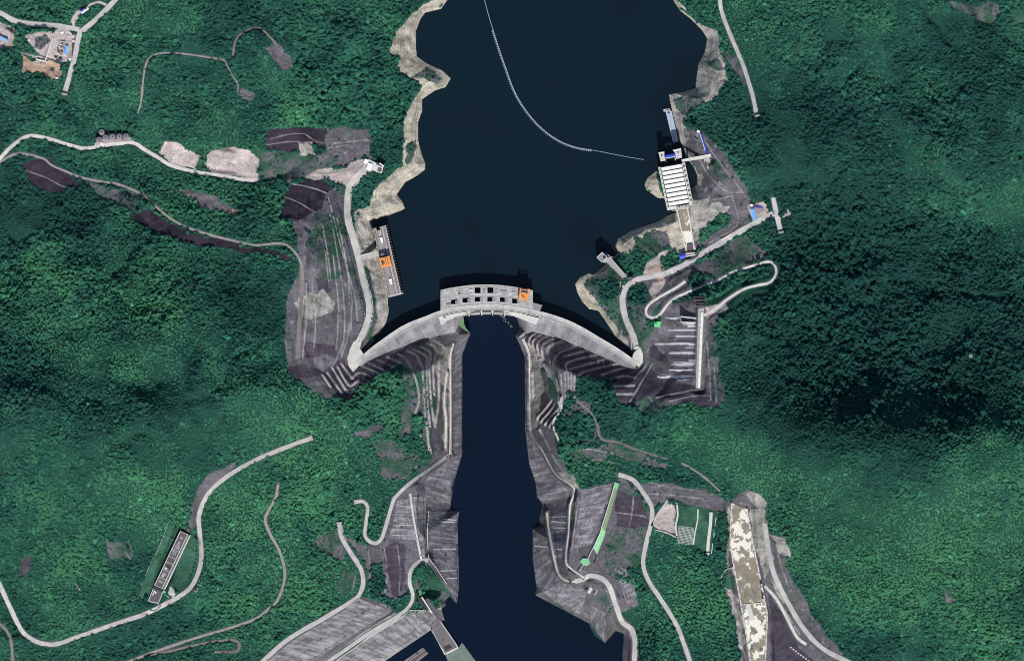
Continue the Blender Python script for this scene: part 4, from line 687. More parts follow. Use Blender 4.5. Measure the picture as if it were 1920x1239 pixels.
hb = thing('roadside_block', 'small white concrete block in a dark cut just south of the right bank road', 'hut', (1309, 491, 4)); MB().box(1309.5,491.5,6,5,-.5,0,8).build('wall', MC, hb); MB().box(1309.5,491.5,7,6,-.5,8,8.6).build('roof', MCL, hb); MB().strip((1288,501),(1306,496),5,-3,.6).build('cut_floor', MSTEEL, hb)
c2 = thing('navigation_canal', 'long broad canal with patchy pale silt on its brown floor at the lower right', 'canal', (1403, 1090, -22))
A_ = [(1372,943),(1369.8,985),(1369.6,1023),(1378.6,1074),(1387.6,1121),(1398,1180),(1407,1240),(1412,1290)]; B_2 = [(1400.5,953.5),(1405,980),(1409.5,1005),(1425,1080),(1433,1120),(1439,1152),(1437,1195),(1435,1240),(1434,1290)]
ruled(A_, B_2, 8, 0, 5, lambda p, t: -23.2).build('floor', MCANAL, c2)
for R in (A_, B_2):
    for p, q in zip(R[:-1], R[1:]): MB().strip(p, q, 2.6, -40, -17.5).build('side_wall', MCL, c2)
for k in range(24):
    for R in (A_, B_2):
        p = resamp(R, 26)[0][k+1]; MB().box(p[0], p[1], 1.5, 1.2, 0, -17.5, -15.5).build('bollard', MSTEEL, c2)
MB().strip((1392,1133.8),(1431,1129.5),1.6,-26,-21.6).build('sill', MCL, c2); MB().strip((1402,1134),(1412,1163),9,-26,-22.4).build('silt_bank', MCL, c2)
for k in range(4): MB().box(1427+k*1.6, 1092+k*11, 4, 5, -.15, -24, -15).build('valve_block', (MSTEEL, MCL)[k % 2], c2)
# ------------------------------------------------------------------ walls, slabs and chutes on the right bank
w_ = thing('concrete_wall', 'long straight white topped concrete wall above the ribbed right bank cut slope', 'wall', (1312, 650, 58))
MB().prism([(1309,578),(1320,577),(1312.5,727.6),(1304,728)], 20, 60).build('base', MC, w_); MB().prism([(1314,586),(1318,585.6),(1312,726.5),(1308,726.8)], 59, 63).build('coping', MWH, w_); MB().strip((1321.2,586),(1313.4,727),1.4,30,58).build('drain', MGRM, w_)
for k in range(12): MB().box(1316-k*.52, 592+k*11.5, 1.2, 1.2, 0, 63, 64.4).build('bolt_block', MSTEEL, w_)
sf = thing('steel_frame', 'dark slatted steel frame at the north end of the long white topped wall', 'frame', (1311, 567, 58))
for k in range(4): MB().strip((1299.5,557.5+k*5.6),(1322.5,557+k*5.6),2.6,52,64-k).build('slat', MROOF if k % 2 else MSTEEL, sf)
for x in (1300.5,1321.5): MB().strip((x,556),(x,577),1.0,50,62).build('side_rail', MSTEEL, sf)
tr = thing('concrete_trough', 'pale U shaped concrete trough on the cut slope below the long white wall', 'channel', (1290, 598, 40))
for p, q in (((1276,593.5),(1305,597)),((1276.5,604),(1304,605)),((1276,592),(1277,605))): z = max(Hs(*p), Hs(*q)); MB().strip(p, q, 2.2, z-25, z+1.2).build('trough_wall', MCL, tr)
sh = thing('shed', 'small shed with a bright green roof beside the hairpin track on the right bank', 'shed', (1233.5, 608, Hs(1233,608)))
z = Hs(1233,608); MB().prism([(1227.4,603),(1239.6,603.2),(1237,613.4),(1227,612)], z-2, z+3).build('wall', MC, sh); MB().prism([(1226.8,602.4),(1240.2,602.7),(1237.4,614),(1226.6,612.4)], z+3, z+3.6).build('roof', MGRN, sh)
z = Hs(1412,402); sh = thing('shed', 'long light blue roofed shed beside the right bank road near the crossroads', 'shed', (1412, 402, z))
MB().prism([(1406,392.6),(1413.6,392.3),(1418.6,412.3),(1413.2,413.4)], z-3, z+4).build('wall', MWP, sh); MB().gable([(1405.5,392.2),(1412.9,414),(1419.2,412.7),(1414.2,391.9)], z+4, z+4.5, 1).build('roof', MBLP, sh)
tp = thing('tarpaulin_pile', 'heap of stores under purple blue tarpaulins north of the light blue shed', 'pile', (1422, 388, z))
for k in range(11): MB().box(1413+k*1.7+random.uniform(-.5,.5), 388+k*.15+random.uniform(-1.2,1.2), random.uniform(2,3.4), random.uniform(2,4), random.uniform(0,1), z-1, z+random.uniform(1.6,3)).build('covered_stack', (MBLD, MROOF, mat('purple tarpaulin', (.10,.08,.30), .6, .2), MWP)[k % 4 if k in (0,10) or k % 4 < 3 else 0], tp)
hb = thing('hut', 'tiny white hut at the north corner of the light blue shed', 'hut', (1408.5, 385.5, z)); MB().box(1408.5,385.5,4.4,4,.4,z-2,z+3).build('wall', MWP, hb); MB().box(1408.5,385.5,5,4.6,.4,z+3,z+3.5).build('roof', MWH, hb)
gw = thing('guard_wall', 'low white wall lying beside the right bank road below the cut slope', 'wall', (1360, 445, 20)); MB().strip((1352,449.5),(1371,439),1.4,Hs(1361,444)-3,Hs(1361,444)+2.6).build('wall', MWP, gw)
ch = thing('covered_chute', 'straight inclined concrete chute with a bright green lower cover on the right bank', 'chute', (1140, 970, -70))
LA = [(1153.6,903.5),(1141,947),(1128.5,987),(1126,997),(1116,1019),(1103,1045)]; LB = [(1162,905.8),(1149,952),(1136,998.5),(1131.5,1012),(1122,1035),(1115,1056)]
zt = lambda p, t: float(np.interp(p[1], [900,930,960,990,1020,1060], [max(Hs(x+dx, y) for dx in (-8,-4,0,4,8)) for x, y in ((1158,904),(1151,930),(1142,960),(1133,990),(1122,1020),(1105,1056))]))+3.0
MG0 = mat('mossy chute slab', (.24,.33,.20), .9, .4, .3, .9)
ruled(LA[:3], [LB[0],LB[1],(1135.2,995)], 4, 0, 4, zt).build('slab', MG0, ch); ruled([(1128.3,988),(1126,997),(1116,1019),(1112.5,1027)], [(1136,996),(1131.5,1012),(1124,1031),(1120,1040)], 4, 0, 4, lambda p, t: zt(p, t)+1.2).build('green_cover', mat('bright green cover', (.30,.66,.36), .7, .25, .3, .9), ch)
ruled([(1153.4,904),(1150.5,914)], [(1162,906),(1159,917)], 3, 0, 3, lambda p, t: zt(p, t)+1).build('green_cover', MGRN, ch); ruled([(1112.5,1027),(1103,1045)], [(1120,1040),(1114,1055)], 4, 0, 3, lambda p, t: zt(p, t)-6).build('portal', MDK, ch)
for R in (LA, LB):
    for p, q in zip(R[:-1], R[1:]): z0 = zt(p, 0); z1 = zt(q, 0); MB().strip(p, q, 1.3, -135, [z0+2, z1+2, z1+2, z0+2]).build('side_wall', MCL if R is LA else MCD, ch)
gp = thing('pump_station', 'small mottled green structure at the foot of the green covered chute', 'building', (1096, 1054, -114))
z = max(Hs(1096,1053), Hs(1090,1062)); MB().prism([(1087,1052),(1092,1046),(1104,1046),(1107,1056),(1099,1061),(1092,1058)], z-6, z+4).build('wall', MC, gp); MB().prism([(1088,1052),(1092.5,1047),(1103.5,1047),(1106,1055.6),(1099,1060),(1093,1057)], z+4, z+4.6).build('green_roof', mat('mottled green roof', (.22,.55,.28), .8, .6, .6, 1.2), gp)
for k in range(3): MB().strip((1091+k*3.5,1058),(1082+k*4.5,1070),1.2,z-4,z+2).build('fin_wall', (MSTEEL, MCL, MROOF)[k], gp)
cu = thing('culvert', 'pale concrete outlet box in the gully just south of the lower right bank road', 'culvert', (1108, 1103, -118)); z = Hs(1108,1103)+1
MB().strip((1104,1112),(1112,1096),6,z-6,z+2).build('slab', MCL, cu); MB().strip((1116,1115),(1122,1098),3,z-6,z+3).build('side_wall', MC, cu); MB().strip((1098,1114),(1107,1094),2,z-6,z+3).build('side_wall', MCD, cu)
for P, wd_, lab in (([(1309,954),(1308,975),(1303,1000),(1300,1021)],2.4,'thin white retaining wall beside the lattice slope'),([(1333.5,960),(1332,985),(1328.5,1012),(1327,1033)],6,'thick pale retaining wall east of the lattice slope'),([(1268,942),(1270,950),(1271,965),(1267,985),(1269,1004)],3,'curved white retaining wall west of the lattice slope'),([(1228,993),(1250,998),(1268,1007)],1.6,'low pale wall along the foot of the gravel terrace')):
    zz = max(Hs(*p) for p in P); g = thing('retaining_wall', lab, 'wall', (*P[0], Hs(*P[0])))
    for p, q in zip(P[:-1], P[1:]): z0, z1 = Hs(*p), Hs(*q); MB().strip(p, q, wd_, min(z0,z1)-8, [z0+2.5, z1+2.5, z1+2.5, z0+2.5]).build('wall', MCL, g)
    if wd_ == 6: MB().strip((1343,970),(1334,1038),1.4,-60,Hs(1338,1000)+2).build('kerb', MCL, g); MB().box(1326.5,1039.5,6,7,.3,Hs(1326,1039)-5,Hs(1326,1039)+3).build('end_block', MWP, g)
for P0, ux, uy, nu, nv, w0, lab, m in (((1273,986),(2.35,.25),(-.3,2.9),13,12,.55,'white concrete lattice covering a grassy slope between the retaining walls',MCL),((1212,514),(3.5,-.8),(1.6,-2.9),10,6,1.0,'brown terraced lattice bed beside the right bank road',mat('terrace earth', (.42,.32,.25), .95, .2))):
    g = thing('slope_lattice', lab, 'lattice', (*P0, Hs(*P0)))
    b1 = MB()
    for i in range(nu):
        p = (P0[0]+ux[0]*i, P0[1]+ux[1]*i)
        for j in range(nv-1): a_ = (p[0]+uy[0]*j, p[1]+uy[1]*j); b_ = (p[0]+uy[0]*(j+1), p[1]+uy[1]*(j+1)); z0, z1 = Hs(*a_), Hs(*b_); b1.strip(a_, b_, w0, min(z0,z1)-1.5, [z0+.7,z1+.7,z1+.7,z0+.7])
    b1.build('upright_ribs', m, g); b1 = MB()
    for j in range(nv):
        p = (P0[0]+uy[0]*j, P0[1]+uy[1]*j)
        for i in range(nu-1): a_ = (p[0]+ux[0]*i, p[1]+ux[1]*i); b_ = (p[0]+ux[0]*(i+1), p[1]+ux[1]*(i+1)); z0, z1 = Hs(*a_), Hs(*b_); b1.strip(a_, b_, w0*.9, min(z0,z1)-1.5, [z0+.8,z1+.8,z1+.8,z0+.8])
    b1.build('level_ribs', m, g)
gr = thing('guard_fence', 'curved white fence line rounding a small knoll west of the long canal', 'fence', (1355, 1085, -50)); R = spline([(1375,1063),(1362,1068),(1354,1078),(1352,1090),(1360,1102),(1372,1106)], 3); b1 = MB()
for p, q in zip(R[:-1], R[1:]): b1.strip(p, q, 1.0, min(Hs(*p),Hs(*q))-2, max(Hs(*p),Hs(*q))+1.6)
b1.build('rail', MCL, gr)
# ------------------------------------------------------------------ revetments
def revet(lab, A, B, m=MREV, edge=True, lift=.6):
    g = thing('concrete_revetment', lab, 'revetment', (*A[0], Hs(*A[0]))); ruled(A, B, 7, lift, 3).build('facing', m, g)
    if edge:
        Q = resamp(A, max(3, int(resamp(A, 2)[1]/7)))[0]; b = MB()
        for p, q in zip(Q[:-1], Q[1:]): b.strip(p, q, 1.2, min(Hs(*p),Hs(*q))-2, max(Hs(*p),Hs(*q))+1.8)
        b.build('coping', MCL, g)
revet('straight concrete revetment lining the left bank of the river below the dam', [(851,644),(845,668),(845.5,760),(845.5,853)], [(881,624),(867,665),(866.5,760),(866.5,852)])
revet('narrow concrete revetment lining the right bank of the river below the dam', [(979,636),(992,666),(993.5,740),(994,806)], [(967,630),(984,668),(984.5,740),(985,807)])
revet('grey concrete revetment widening down the right bank north of the river notch', [(995,808),(1017,848),(1041,890),(1072,917),(1066,932)], [(986,809),(993,870),(1005,908),(1007,931),(1017,944)], MREV, False)
revet('streaked concrete revetment on the left bank above the river notch', [(845,855),(812,880),(795,905),(800,950)], [(866,854),(849,911),(847.5,932),(846,956)], MREV, False)
revet('tall streaked concrete revetment on the left bank below the river notch', [(803,958),(801,1000),(803,1045),(818,1065),(838,1096)], [(860,961),(857,982),(859.5,1060),(860,1100),(857,1130)], MREV)
revet('grey concrete revetment between the two narrow lanes on the right bank', [(1067,955),(1065,1000),(1060,1048)], [(1030,968),(1034,1010),(1041,1046)], MREV, False)
revet('large grey concrete revetment on the right bank opposite the weir', [(1026,990),(1031,1020),(1045,1082),(1075,1096)], [(1000,994),(1000,1050),(1006,1100),(1058,1138)], MREV, False)
revet('fan shaped grey revetment at the river corner below the lower right bank road', [(1084,1098),(1100,1110),(1095,1135)], [(1007,1103),(1055,1137),(1092,1155)], MREV, False)
revet('pointed grey revetment at the tip above the lower right river cove', [(1108,1135),(1138,1150)], [(1108,1168),(1134,1204)], MREV, False)
revet('long pale panelled revetment between the two roads at the lower left', [(672,1120),(640,1146),(605,1166),(545,1202),(500,1240),(470,1262)], [(745,1150),(700,1176),(660,1203),(620,1230),(580,1256),(560,1268)], MREVL, False)
revet('pale panelled revetment sloping from the lower left road down to the pool', [(806,1146),(770,1144),(745,1163),(695,1193),(635,1235),(590,1265)], [(818,1165),(808,1180),(780,1200),(735,1230),(700,1254),(670,1275)], MREVL)
revet('striped grey revetment panels beside the bend of the lower right bank road', [(1165,1062),(1180,1070),(1192,1090),(1196,1125)], [(1152,1075),(1162,1090),(1170,1110),(1176,1132)], MREV, False)
revet('grey revetment panels on the left bank between the two narrow lanes', [(745,935),(735,985),(728,1010)], [(768,935),(776,985),(782,1012)], MREV, False)
revet('grey revetment strip between the left bank lane and the tall streaked revetment', [(773,930),(779,980),(786,1010),(792,1043)], [(799,930),(798,980),(797,1010),(797,1043)], MREVL, False)
revet('grey revetment terraces on the right bank west of the green covered chute', [(1080,920),(1074,980),(1068,1030)], [(1148,906),(1122,985),(1108,1022)], MREV, False)
def berms(lab, segs, w, m=MCL):
    g = thing('slope_berm', lab, 'berm', (*segs[0][0], Hs(*segs[0][0])))
    for p, q in segs: ruled([(p[0],p[1]-w/2),(q[0],q[1]-w/2)], [(p[0],p[1]+w/2),(q[0],q[1]+w/2)], 3, 1.0, 3).build('berm_strip', m, g)
MSTAIN = mat('lime stained berm', (.60,.60,.63), .9, .3, .12, .8)
berms('white lime streaked berms crossing the tall left bank revetment below the notch', [((814,972),(855,976)),((816,978),(853,980)),((812,1030),(855,1030)),((824,1071),(856,1070)),((838,1085),(857,1085))], 2.4, MSTAIN)
berms('pale berms crossing the left bank revetments between the lanes', [((750,948),(766,950)),((736,1003),(776,1004)),((738,985),(774,984)),((806,1006),(856,1012))], 1.8, MC)
berms('white berms crossing the large right bank revetment opposite the weir', [((1002,1025),(1029,1026)),((1032,970),(1063,968)),((1034,978),(1063,980)),((1036,990),(1062,990)),((1040,1029),(1060,1031))], 2.2, MSTAIN)
berms('thin pale seams across the straight left bank revetment', [((846,713),(866,713)),((846,791),(866,791)),((846,812),(866,812)),((847,690),(866,690))], 1.0, MC)
for (x, y), an_, wd_, lab in (((122,177.5),.22,10,'concrete tunnel portal where the upper left road stub ends'),((585,820.5),1.2,8.5,'concrete tunnel portal at the east end of the lower left road'),((636,980),-.05,9,'concrete tunnel portal at the top of the lower left double bend'),((665.5,941),1.5,7.5,'concrete tunnel portal at the top of the hooked left bank road'),((1419,218),-.25,8,'concrete tunnel portal at the end of the upper right road'),((1464,436),-.2,8.5,'concrete tunnel portal at the south arm of the crossroads')):
    z = Hs(x, y); c, q = math.cos(an_), math.sin(an_); g = thing('tunnel_portal', lab, 'portal', (x, y, z), 'tunnel portals at the road ends'); R_2 = lambda a, b: (x+c*a-q*b, y+q*a+c*b)
    for a in (-wd_/2, wd_/2): MB().box(*R_2(a, 0), 1.2, 3.2, an_, z-3, z+6).build('side_pier', MC, g)
    MB().box(x, y, wd_+1.2, 3.0, an_, z+5.2, z+6.6).build('lintel', MC, g); MB().box(x, y, wd_-1.2, 1.4, an_, z-2, z+5.2).build('dark_opening', MDK, g)
for R, lab in (([(1163,528),(1162.5,553),(1163,575),(1169,600),(1180,626),(1184.5,643),(1183,660)],'thin pale parapet along the reservoir side of the right bank road'),([(700,318),(681,338),(662,352),(658.5,370),(658.5,408),(668,446),(677,481)],'thin pale parapet along the reservoir side of the upper left bank road'),([(678,492),(687,522),(697,558),(699,590),(691,618),(680,638)],'thin pale parapet along the reservoir side of the lower left bank road')):
    g = thing('road_parapet', lab, 'parapet', (*R[0], Hs(*R[0]))); Q = spline(R, 5); b = MB()
    for p, q in zip(Q[:-1], Q[1:]): z0, z1 = Hs(*p), Hs(*q); b.strip(p, q, .8, min(z0,z1)-3, [z0+1.5,z1+1.5,z1+1.5,z0+1.5])
    b.build('wall', MCL, g)
for k in range(8):
    x, y = 1483+k*4.7, 1213.5+k*3.5; z = Hs(x, y); g = thing('concrete_block', 'small white block in the row of eight on the dark lower right slope', 'block', (x, y, z), 'row of white blocks'); MB().box(x, y, 2.6, 2.4, .6, z-1.5, z+1.3).build('block', MWP, g)
# ------------------------------------------------------------------ lower left weir and pool
wr = thing('weir_wall', 'dark topped concrete weir wall running between the river and the lower left pool', 'weir', (835, 1185, -148))
MB().prism([(810.6,1152.4),(815,1150.5),(858.5,1214),(834.7,1226),(822,1202),(809,1181)], -170, -144).build('body', MCD, wr); MB().strip((815.5,1152),(857.5,1213.5),2.2,-150,-142.5).build('coping', MC, wr); MB().prism([(831,1214),(843,1209),(847,1215),(835,1222)], -144.2, -143.4).build('slot', MSTEEL, wr); MB().strip((808.5,1182),(833,1225),1.8,-150,-142.8).build('coping', MC, wr); MB().strip((836,1227),(859,1215),3.2,-165,-143).build('end_sill', MCL, wr)
ap = thing('apron_slab', 'algae stained concrete apron slab at the foot of the weir wall', 'slab', (862, 1228, -150)); MB().prism([(835,1229),(859,1217),(866,1206),(893,1243),(898,1262),(846,1262)], -170, -149.3).build('slab', mat('algae stained concrete', (.16,.21,.185), .9, .4, .2, .8), ap)
pw = thing('pool_pier', 'thin pale pier standing in the lower left pool beside the weir wall', 'pier', (827, 1215, -150)); MB().strip((823,1207.5),(834.5,1229),2.6,-168,-147).build('wall', MCL, pw)
gs = thing('intake_gate', 'dark slotted gate structure with a white beam at the head of the weir wall', 'gate', (798, 1130, -130)); z = max(Hs(798,1130), Hs(785,1110))+2
MB().prism([(782,1122),(789,1119),(804,1138),(796,1141)], z-16, z).build('gate_leaf', MSTEEL, gs); MB().prism([(796,1124),(803,1121.5),(822,1148),(832,1162),(826,1166),(812,1152)], z-18, z-1).build('trash_screen', MROOF, gs); MB().strip((790.5,1119),(810.5,1150),2.2,z-6,z+2.5).build('beam', MWP, gs); MB().strip((796,1141),(809,1155),1.6,z-10,z+1).build('guide_rail', MSTEEL, gs)
MB().prism([(773.5,1078),(780,1074),(786,1102),(777,1105)], Hs(778,1090)-8, Hs(778,1090)+2).build('inlet_slab', MROOF, gs); MB().strip((784,1078),(790,1102),1.6,z-10,z+2).build('screen_bar', MSTEEL, gs); MB().prism([(777,1106),(789,1102),(791,1116),(781,1119)], z-10, z+1).build('inlet_block', MGRM, gs)
bg_ = thing('barge', 'flat grey barge with dark slots floating in the lower left pool', 'barge', (780, 1228, -150))
P = [(752,1243),(792,1215),(802.5,1226.5),(766,1256)]; MB().prism(P, -151.5, -148.4).build('hull', MCD, bg_)
for k, t in enumerate((.12, .36, .60, .84)):
    a_ = (P[0][0]*(1-t)+P[3][0]*t, P[0][1]*(1-t)+P[3][1]*t); b_ = (P[1][0]*(1-t)+P[2][0]*t, P[1][1]*(1-t)+P[2][1]*t); MB().strip(a_, b_, 2.0, -148.4, -147).build('deck_beam', MROOFL if k != 2 else MROOF, bg_)
MB().box(782,1226,4,3,.6,-148.4,-146).build('winch', MSTEEL, bg_)
# ------------------------------------------------------------------ silos and upper left site
SIL = [((191.7,248.7),'hindmost of the six dark silos, standing behind the row'),((186.8,263),'leftmost of the six dark silos, nearest the pale road'),((199,258.8),'second dark silo from the left in the row above the road'),((211.4,257),'dark silo in the middle of the row, with a clear dark cap hole'),((224.6,256.8),'second dark silo from the right end of the row'),((237.2,256.5),'rightmost dark silo, at the end of the row')]
for (x, y), lab in SIL:
    z = 38; g = thing('silo', lab, 'silo', (x, y, z), 'dark silos beside the upper left road'); MB().cyl(x, y, 5.2, z-2, z+12, 28).build('wall', MTANKW, g, False); rf = MB().cyl(x, y, 5.5, z+12, z+13.2, 28, 1.2).build('roof', MTANK, g); MB().cyl(x, y, 1.1, z+13.2, z+14.2, 10).build('hatch', MDK, rf)
    MB().strip((x-5.6,y),(x+5.6,y),.35,z+12.9,z+13.2).build('walkway', MROOFL, g)
hb = thing('hut', 'tiny white roadside hut in front of the leftmost silos', 'hut', (192, 271, 38)); MB().box(192,270.5,3.6,5,-.4,36,41).build('wall', MWP, hb); MB().box(192,270.5,4.2,5.6,-.4,41,41.5).build('roof', MWH, hb)
def shedq(name, lab, cat, P, h, wallm, roofm, rise=.8, group=None):
    c = (sum(p[0] for p in P)/4, sum(p[1] for p in P)/4); z = Hs(*c); g = thing(name, lab, cat, (*c, z), group); MB().prism(P, z-4, z+h).build('wall', wallm, g)
    e = [(c[0]+(p[0]-c[0])*1.07, c[1]+(p[1]-c[1])*1.07) for p in P]; MB().gable(e, z+h, z+h+.4, rise).build('roof', roofm, g); return g
shedq('shed', 'bright blue roofed shed among the clutter beside the upper left road', 'shed', [(121,101.8),(124,87.2),(129.8,88.2),(126.2,102.8)], 4.5, MWP, MBLP)
shedq('shed', 'long pale blue roofed shed on the paved yard at the far left edge', 'shed', [(-14,60),(16.7,75.6),(14.6,79.4),(-16,64)], 5, MSTEEL, MBLP)
shedq('house', 'white and blue roofed house by the small loop road at the upper left', 'house', [(152,23.4),(165.4,14.6),(168,19),(155.8,27.4)], 5, MWP, mat('off white roof', (.72,.72,.70), .6, .1)); MB().box(155.5,21.4,6,3.4,-.58,Hs(160,21)+5.6,Hs(160,21)+6.6).build('roof_patch', MBLD, bpy.data.objects['house']) ; MB().box(162,18,4.4,2.2,-.58,Hs(160,21)+5.8,Hs(160,21)+6.5).build('skylight', MSTEEL, bpy.data.objects['house'])
wk = thing('workshop', 'roofless pale workshop with cluttered bays west of the bright blue shed', 'building', (116, 90, Hs(116,90))); z = Hs(116,90)
for p, q in (((110,78),(124,79.5)),((110,78),(106,96)),((124,79.5),(118,106)),((106,96),(118,106)),((108.5,87),(121,92))): MB().strip(p, q, .9, z-3, z+3.4).build('wall', MCL, wk)
for k in range(26): MB().box(108+random.uniform(0,13), 80+random.uniform(0,21), random.uniform(1.4,3), random.uniform(1.4,3.4), random.uniform(0,1.5), z-2, z+random.uniform(1,2.6)).build('material_stack', random.choice([MSTEEL, MCL, MROOFL, MBROWN]), wk)
tp = thing('tarpaulin_pile', 'dark blue tarpaulin covered heap at the south end of the workshop', 'pile', (111, 111, Hs(111,111))); z = Hs(111,111)
for k in range(9): MB().box(104+random.uniform(0,13), 106+random.uniform(0,9)+k*.5, random.uniform(3,5), random.uniform(2,5), random.uniform(0,1.5), z-2, z+random.uniform(1.5,3.5)).build('covered_stack', (mat('dark blue tarpaulin', (.015,.04,.10), .5, .3), MSTEEL, MBLD if k == 4 else MROOF)[k % 3], tp)
z = Hs(90,112)
ml = thing('soil_conveyor', 'long grey conveyor lying across the tan soil yard at the upper left', 'conveyor', (72, 100, Hs(72,100)))
for p, q in (((35,84),(62,98)),((62,98),(85,108)),((85,108),(105,116))): MB().strip(p, q, 3.2, min(Hs(*p),Hs(*q))-2, max(Hs(*p),Hs(*q))+3).build('belt_section', MROOF, ml)
for p, q in (((68,112),(86,116)),((86,116),(101,72))): MB().strip(p, q, 2.6, min(Hs(*p),Hs(*q))-2, max(Hs(*p),Hs(*q))+2.4).build('belt_section', MCL, ml)
random.seed(3)
for i, (x, y) in enumerate(((56,76),(118,62),(128,68),(108,147),(36,119),(84,122),(139,78),(132,112))):
    z = Hs(x, y); b = bmesh.new(); bmesh.ops.create_icosphere(b, subdivisions=2, radius=1)
    for v in b.verts: v.co = Vector((v.co.x*random.uniform(3.0,3.8), v.co.y*random.uniform(2.4,3.4), max(v.co.z,-.3)*random.uniform(1.6,2.6)))
    m_ = bpy.data.meshes.new('rubble_heap'); b.to_mesh(m_); b.free(); m_.materials.append((MCL, MWH, MC)[i % 3]); o = bpy.data.objects.new('rubble_heap', m_); COL.objects.link(o); o.location = W(x, y, z+.2)
    tag(o, ('white heap of rubble on the pale gravel yard west of the workshop','grey heap of rubble just south of the upper left crossroads','white heap of rubble beside the curve of the upper left road','pale heap of rubble at the south east corner of the tan soil yard','small pale heap at the west tip of the tan soil yard','pale heap of rubble where the conveyor turns in the soil yard','grey heap between the bright blue shed and the road','pale heap between the tarpaulin pile and the road')[i], 'rubble heap', 'rubble heaps at the upper left works')
hs = thing('portal_building', 'white terrace building with dark roof hatches at the top of the left bank road', 'building', (701, 312, 4)); z = Hs(700,313)
MB().prism([(683,300),(688,297.5),(700,303),(719,312),(716,325),(706,323),(694,316)], z-8, z+2.2).build('terrace', MCL, hs); MB().box(692.5,313,8,12,.35,z+2,z+5.5).build('block', MC, hs); MB().box(692.5,313,9,13,.35,z+5.5,z+6).build('roof', MWH, hs); MB().box(712,319.5,7,6,.25,z+2,z+5).build('roof_block', MROOF, hs); MB().box(711,309,12,4,.42,z+2,z+4.2).build('roof_block', MROOF, hs); MB().strip((712,306),(719.5,312),2,z,z+4.4).build('parapet', MWP, hs)
z = Hs(688,303); hb = thing('hut', 'small white gate hut at the very top of the left bank road', 'hut', (687, 302, z)); MB().box(686.5,303,7,7,.35,z-3,z+5).build('wall', MWP, hb); MB().box(686.5,303,8,8,.35,z+5,z+5.6).build('roof', MWH, hb)
# ------------------------------------------------------------------ lower left long building
lb = thing('long_building', 'long narrow flat roofed building with white parapets inside the bend of the lower left road', 'building', (318, 1060, 18))
c0, c1, c2_, c3 = (338.4,994.6),(356,1002.2),(308,1104),(289.8,1096.6)
def bq(u, v):
    ax, ay = c0[0]+(c3[0]-c0[0])*u, c0[1]+(c3[1]-c0[1])*u; bx, by = c1[0]+(c2_[0]-c1[0])*u, c1[1]+(c2_[1]-c1[1])*u
    return (ax+(bx-ax)*v, ay+(by-ay)*v)
MB().prism([c0,c1,c2_,c3], 8, 27).build('block', MC, lb); lr = MB().prism([bq(.005,.04),bq(.005,.96),bq(.995,.96),bq(.995,.04)], 27, 27.4).build('roof', MROOF, lb)
for v in (0.02, .80): MB().strip(bq(0, v), bq(1, v), .9, 26.5, 28.6).build('parapet', MWP, lb)
for u in (.006, .33, .46, .56, .70, .84, .995): MB().strip(bq(u, 0), bq(u, .8), .8, 26.5, 28.4).build('parapet', MCL, lb)
for k in range(22): MB().box(*bq(.03+k*.043, .88), 2.2, 2.6, .44, 27.3, 28.8).build('skylight', MROOFL if k % 2 else MCD, lr)
MB().strip(bq(0, 1.06), bq(1, 1.06), 1.3, 14, 24).build('balcony', MWP, lb)
for u, v, w, l, m in ((.10,.4,6,5,MROOFL),(.2,.4,5,8,MROOFL),(.27,.42,9,8,MROOFL),(.38,.4,8,7,MROOFL),(.42,.4,9,4,MCD),(.51,.42,9,7,MROOF),(.63,.45,10,5,MSTEEL),(.66,.3,6,5,MCL),(.76,.4,8,5,MROOFL),(.9,.4,9,5,MROOFL),(.8,.35,4,4,MCL),(.35,.25,4,3,MCL)): MB().box(*bq(u, v), w, l, .44, 27.3, 28.2).build('roof_unit', m, lr)
MB().prism([(289.4,1098.4),(307.4,1105.8),(296.5,1131.5),(278.6,1125.4)], 8, 23).build('end_block', MC, lb); MB().prism([(287.5,1102.5),(305.5,1109.6),(296.6,1129.6),(280.2,1124)], 23, 23.5).build('end_roof', MROOF, lb); MB().prism([(289.4,1098.2),(307.4,1105.6),(305.6,1109.8),(287.6,1102.4)], 23, 25.5).build('stair_head', MSTEEL, lb)
for p, q in (((289.4,1098.4),(278.6,1125.4)),((278.6,1125.4),(287,1128.4)),((307.4,1105.8),(296.5,1131.5))): MB().strip(p, q, .9, 22.5, 24.6).build('parapet', MWP, lb)
for x, y in ((289.5,1108),(287.5,1113),(292.5,1110)): MB().box(x, y, 2, 4, .44, 23.4, 25).build('roof_unit', MWP, lb)
an = MB().box(353.5, 993.6, 7, 7.5, .44, 10, 22); an.build('annex', MROOF, lb)
hb = thing('hut', 'small dark roofed hut outside the bend of the lower left road', 'hut', (366.5, 1104, Hs(366,1104))); z = Hs(366,1104); MB().box(366.8,1104,8,8,.3,z-4,z+4).build('wall', MC, hb); MB().box(366.6,1103.8,7,7,.3,z+4,z+4.7).build('roof', MSTEEL, hb); MB().strip((371,1101),(369,1108),1.2,z,z+4.6).build('side_wall', MCL, hb)
gl = thing('gate', 'short pale green gate barrier at the forecourt of the long building', 'gate', (313, 1117, Hs(313,1117))); MB().strip((308,1114),(318,1119),1.0,Hs(313,1117)-1,Hs(313,1117)+2).build('bar', mat('pale green paint', (.4,.6,.5), .6, .1), gl); MB().box(309,1109,5,4,.4,Hs(309,1109)-1,Hs(309,1109)+2.5).build('booth', MGRN, gl)
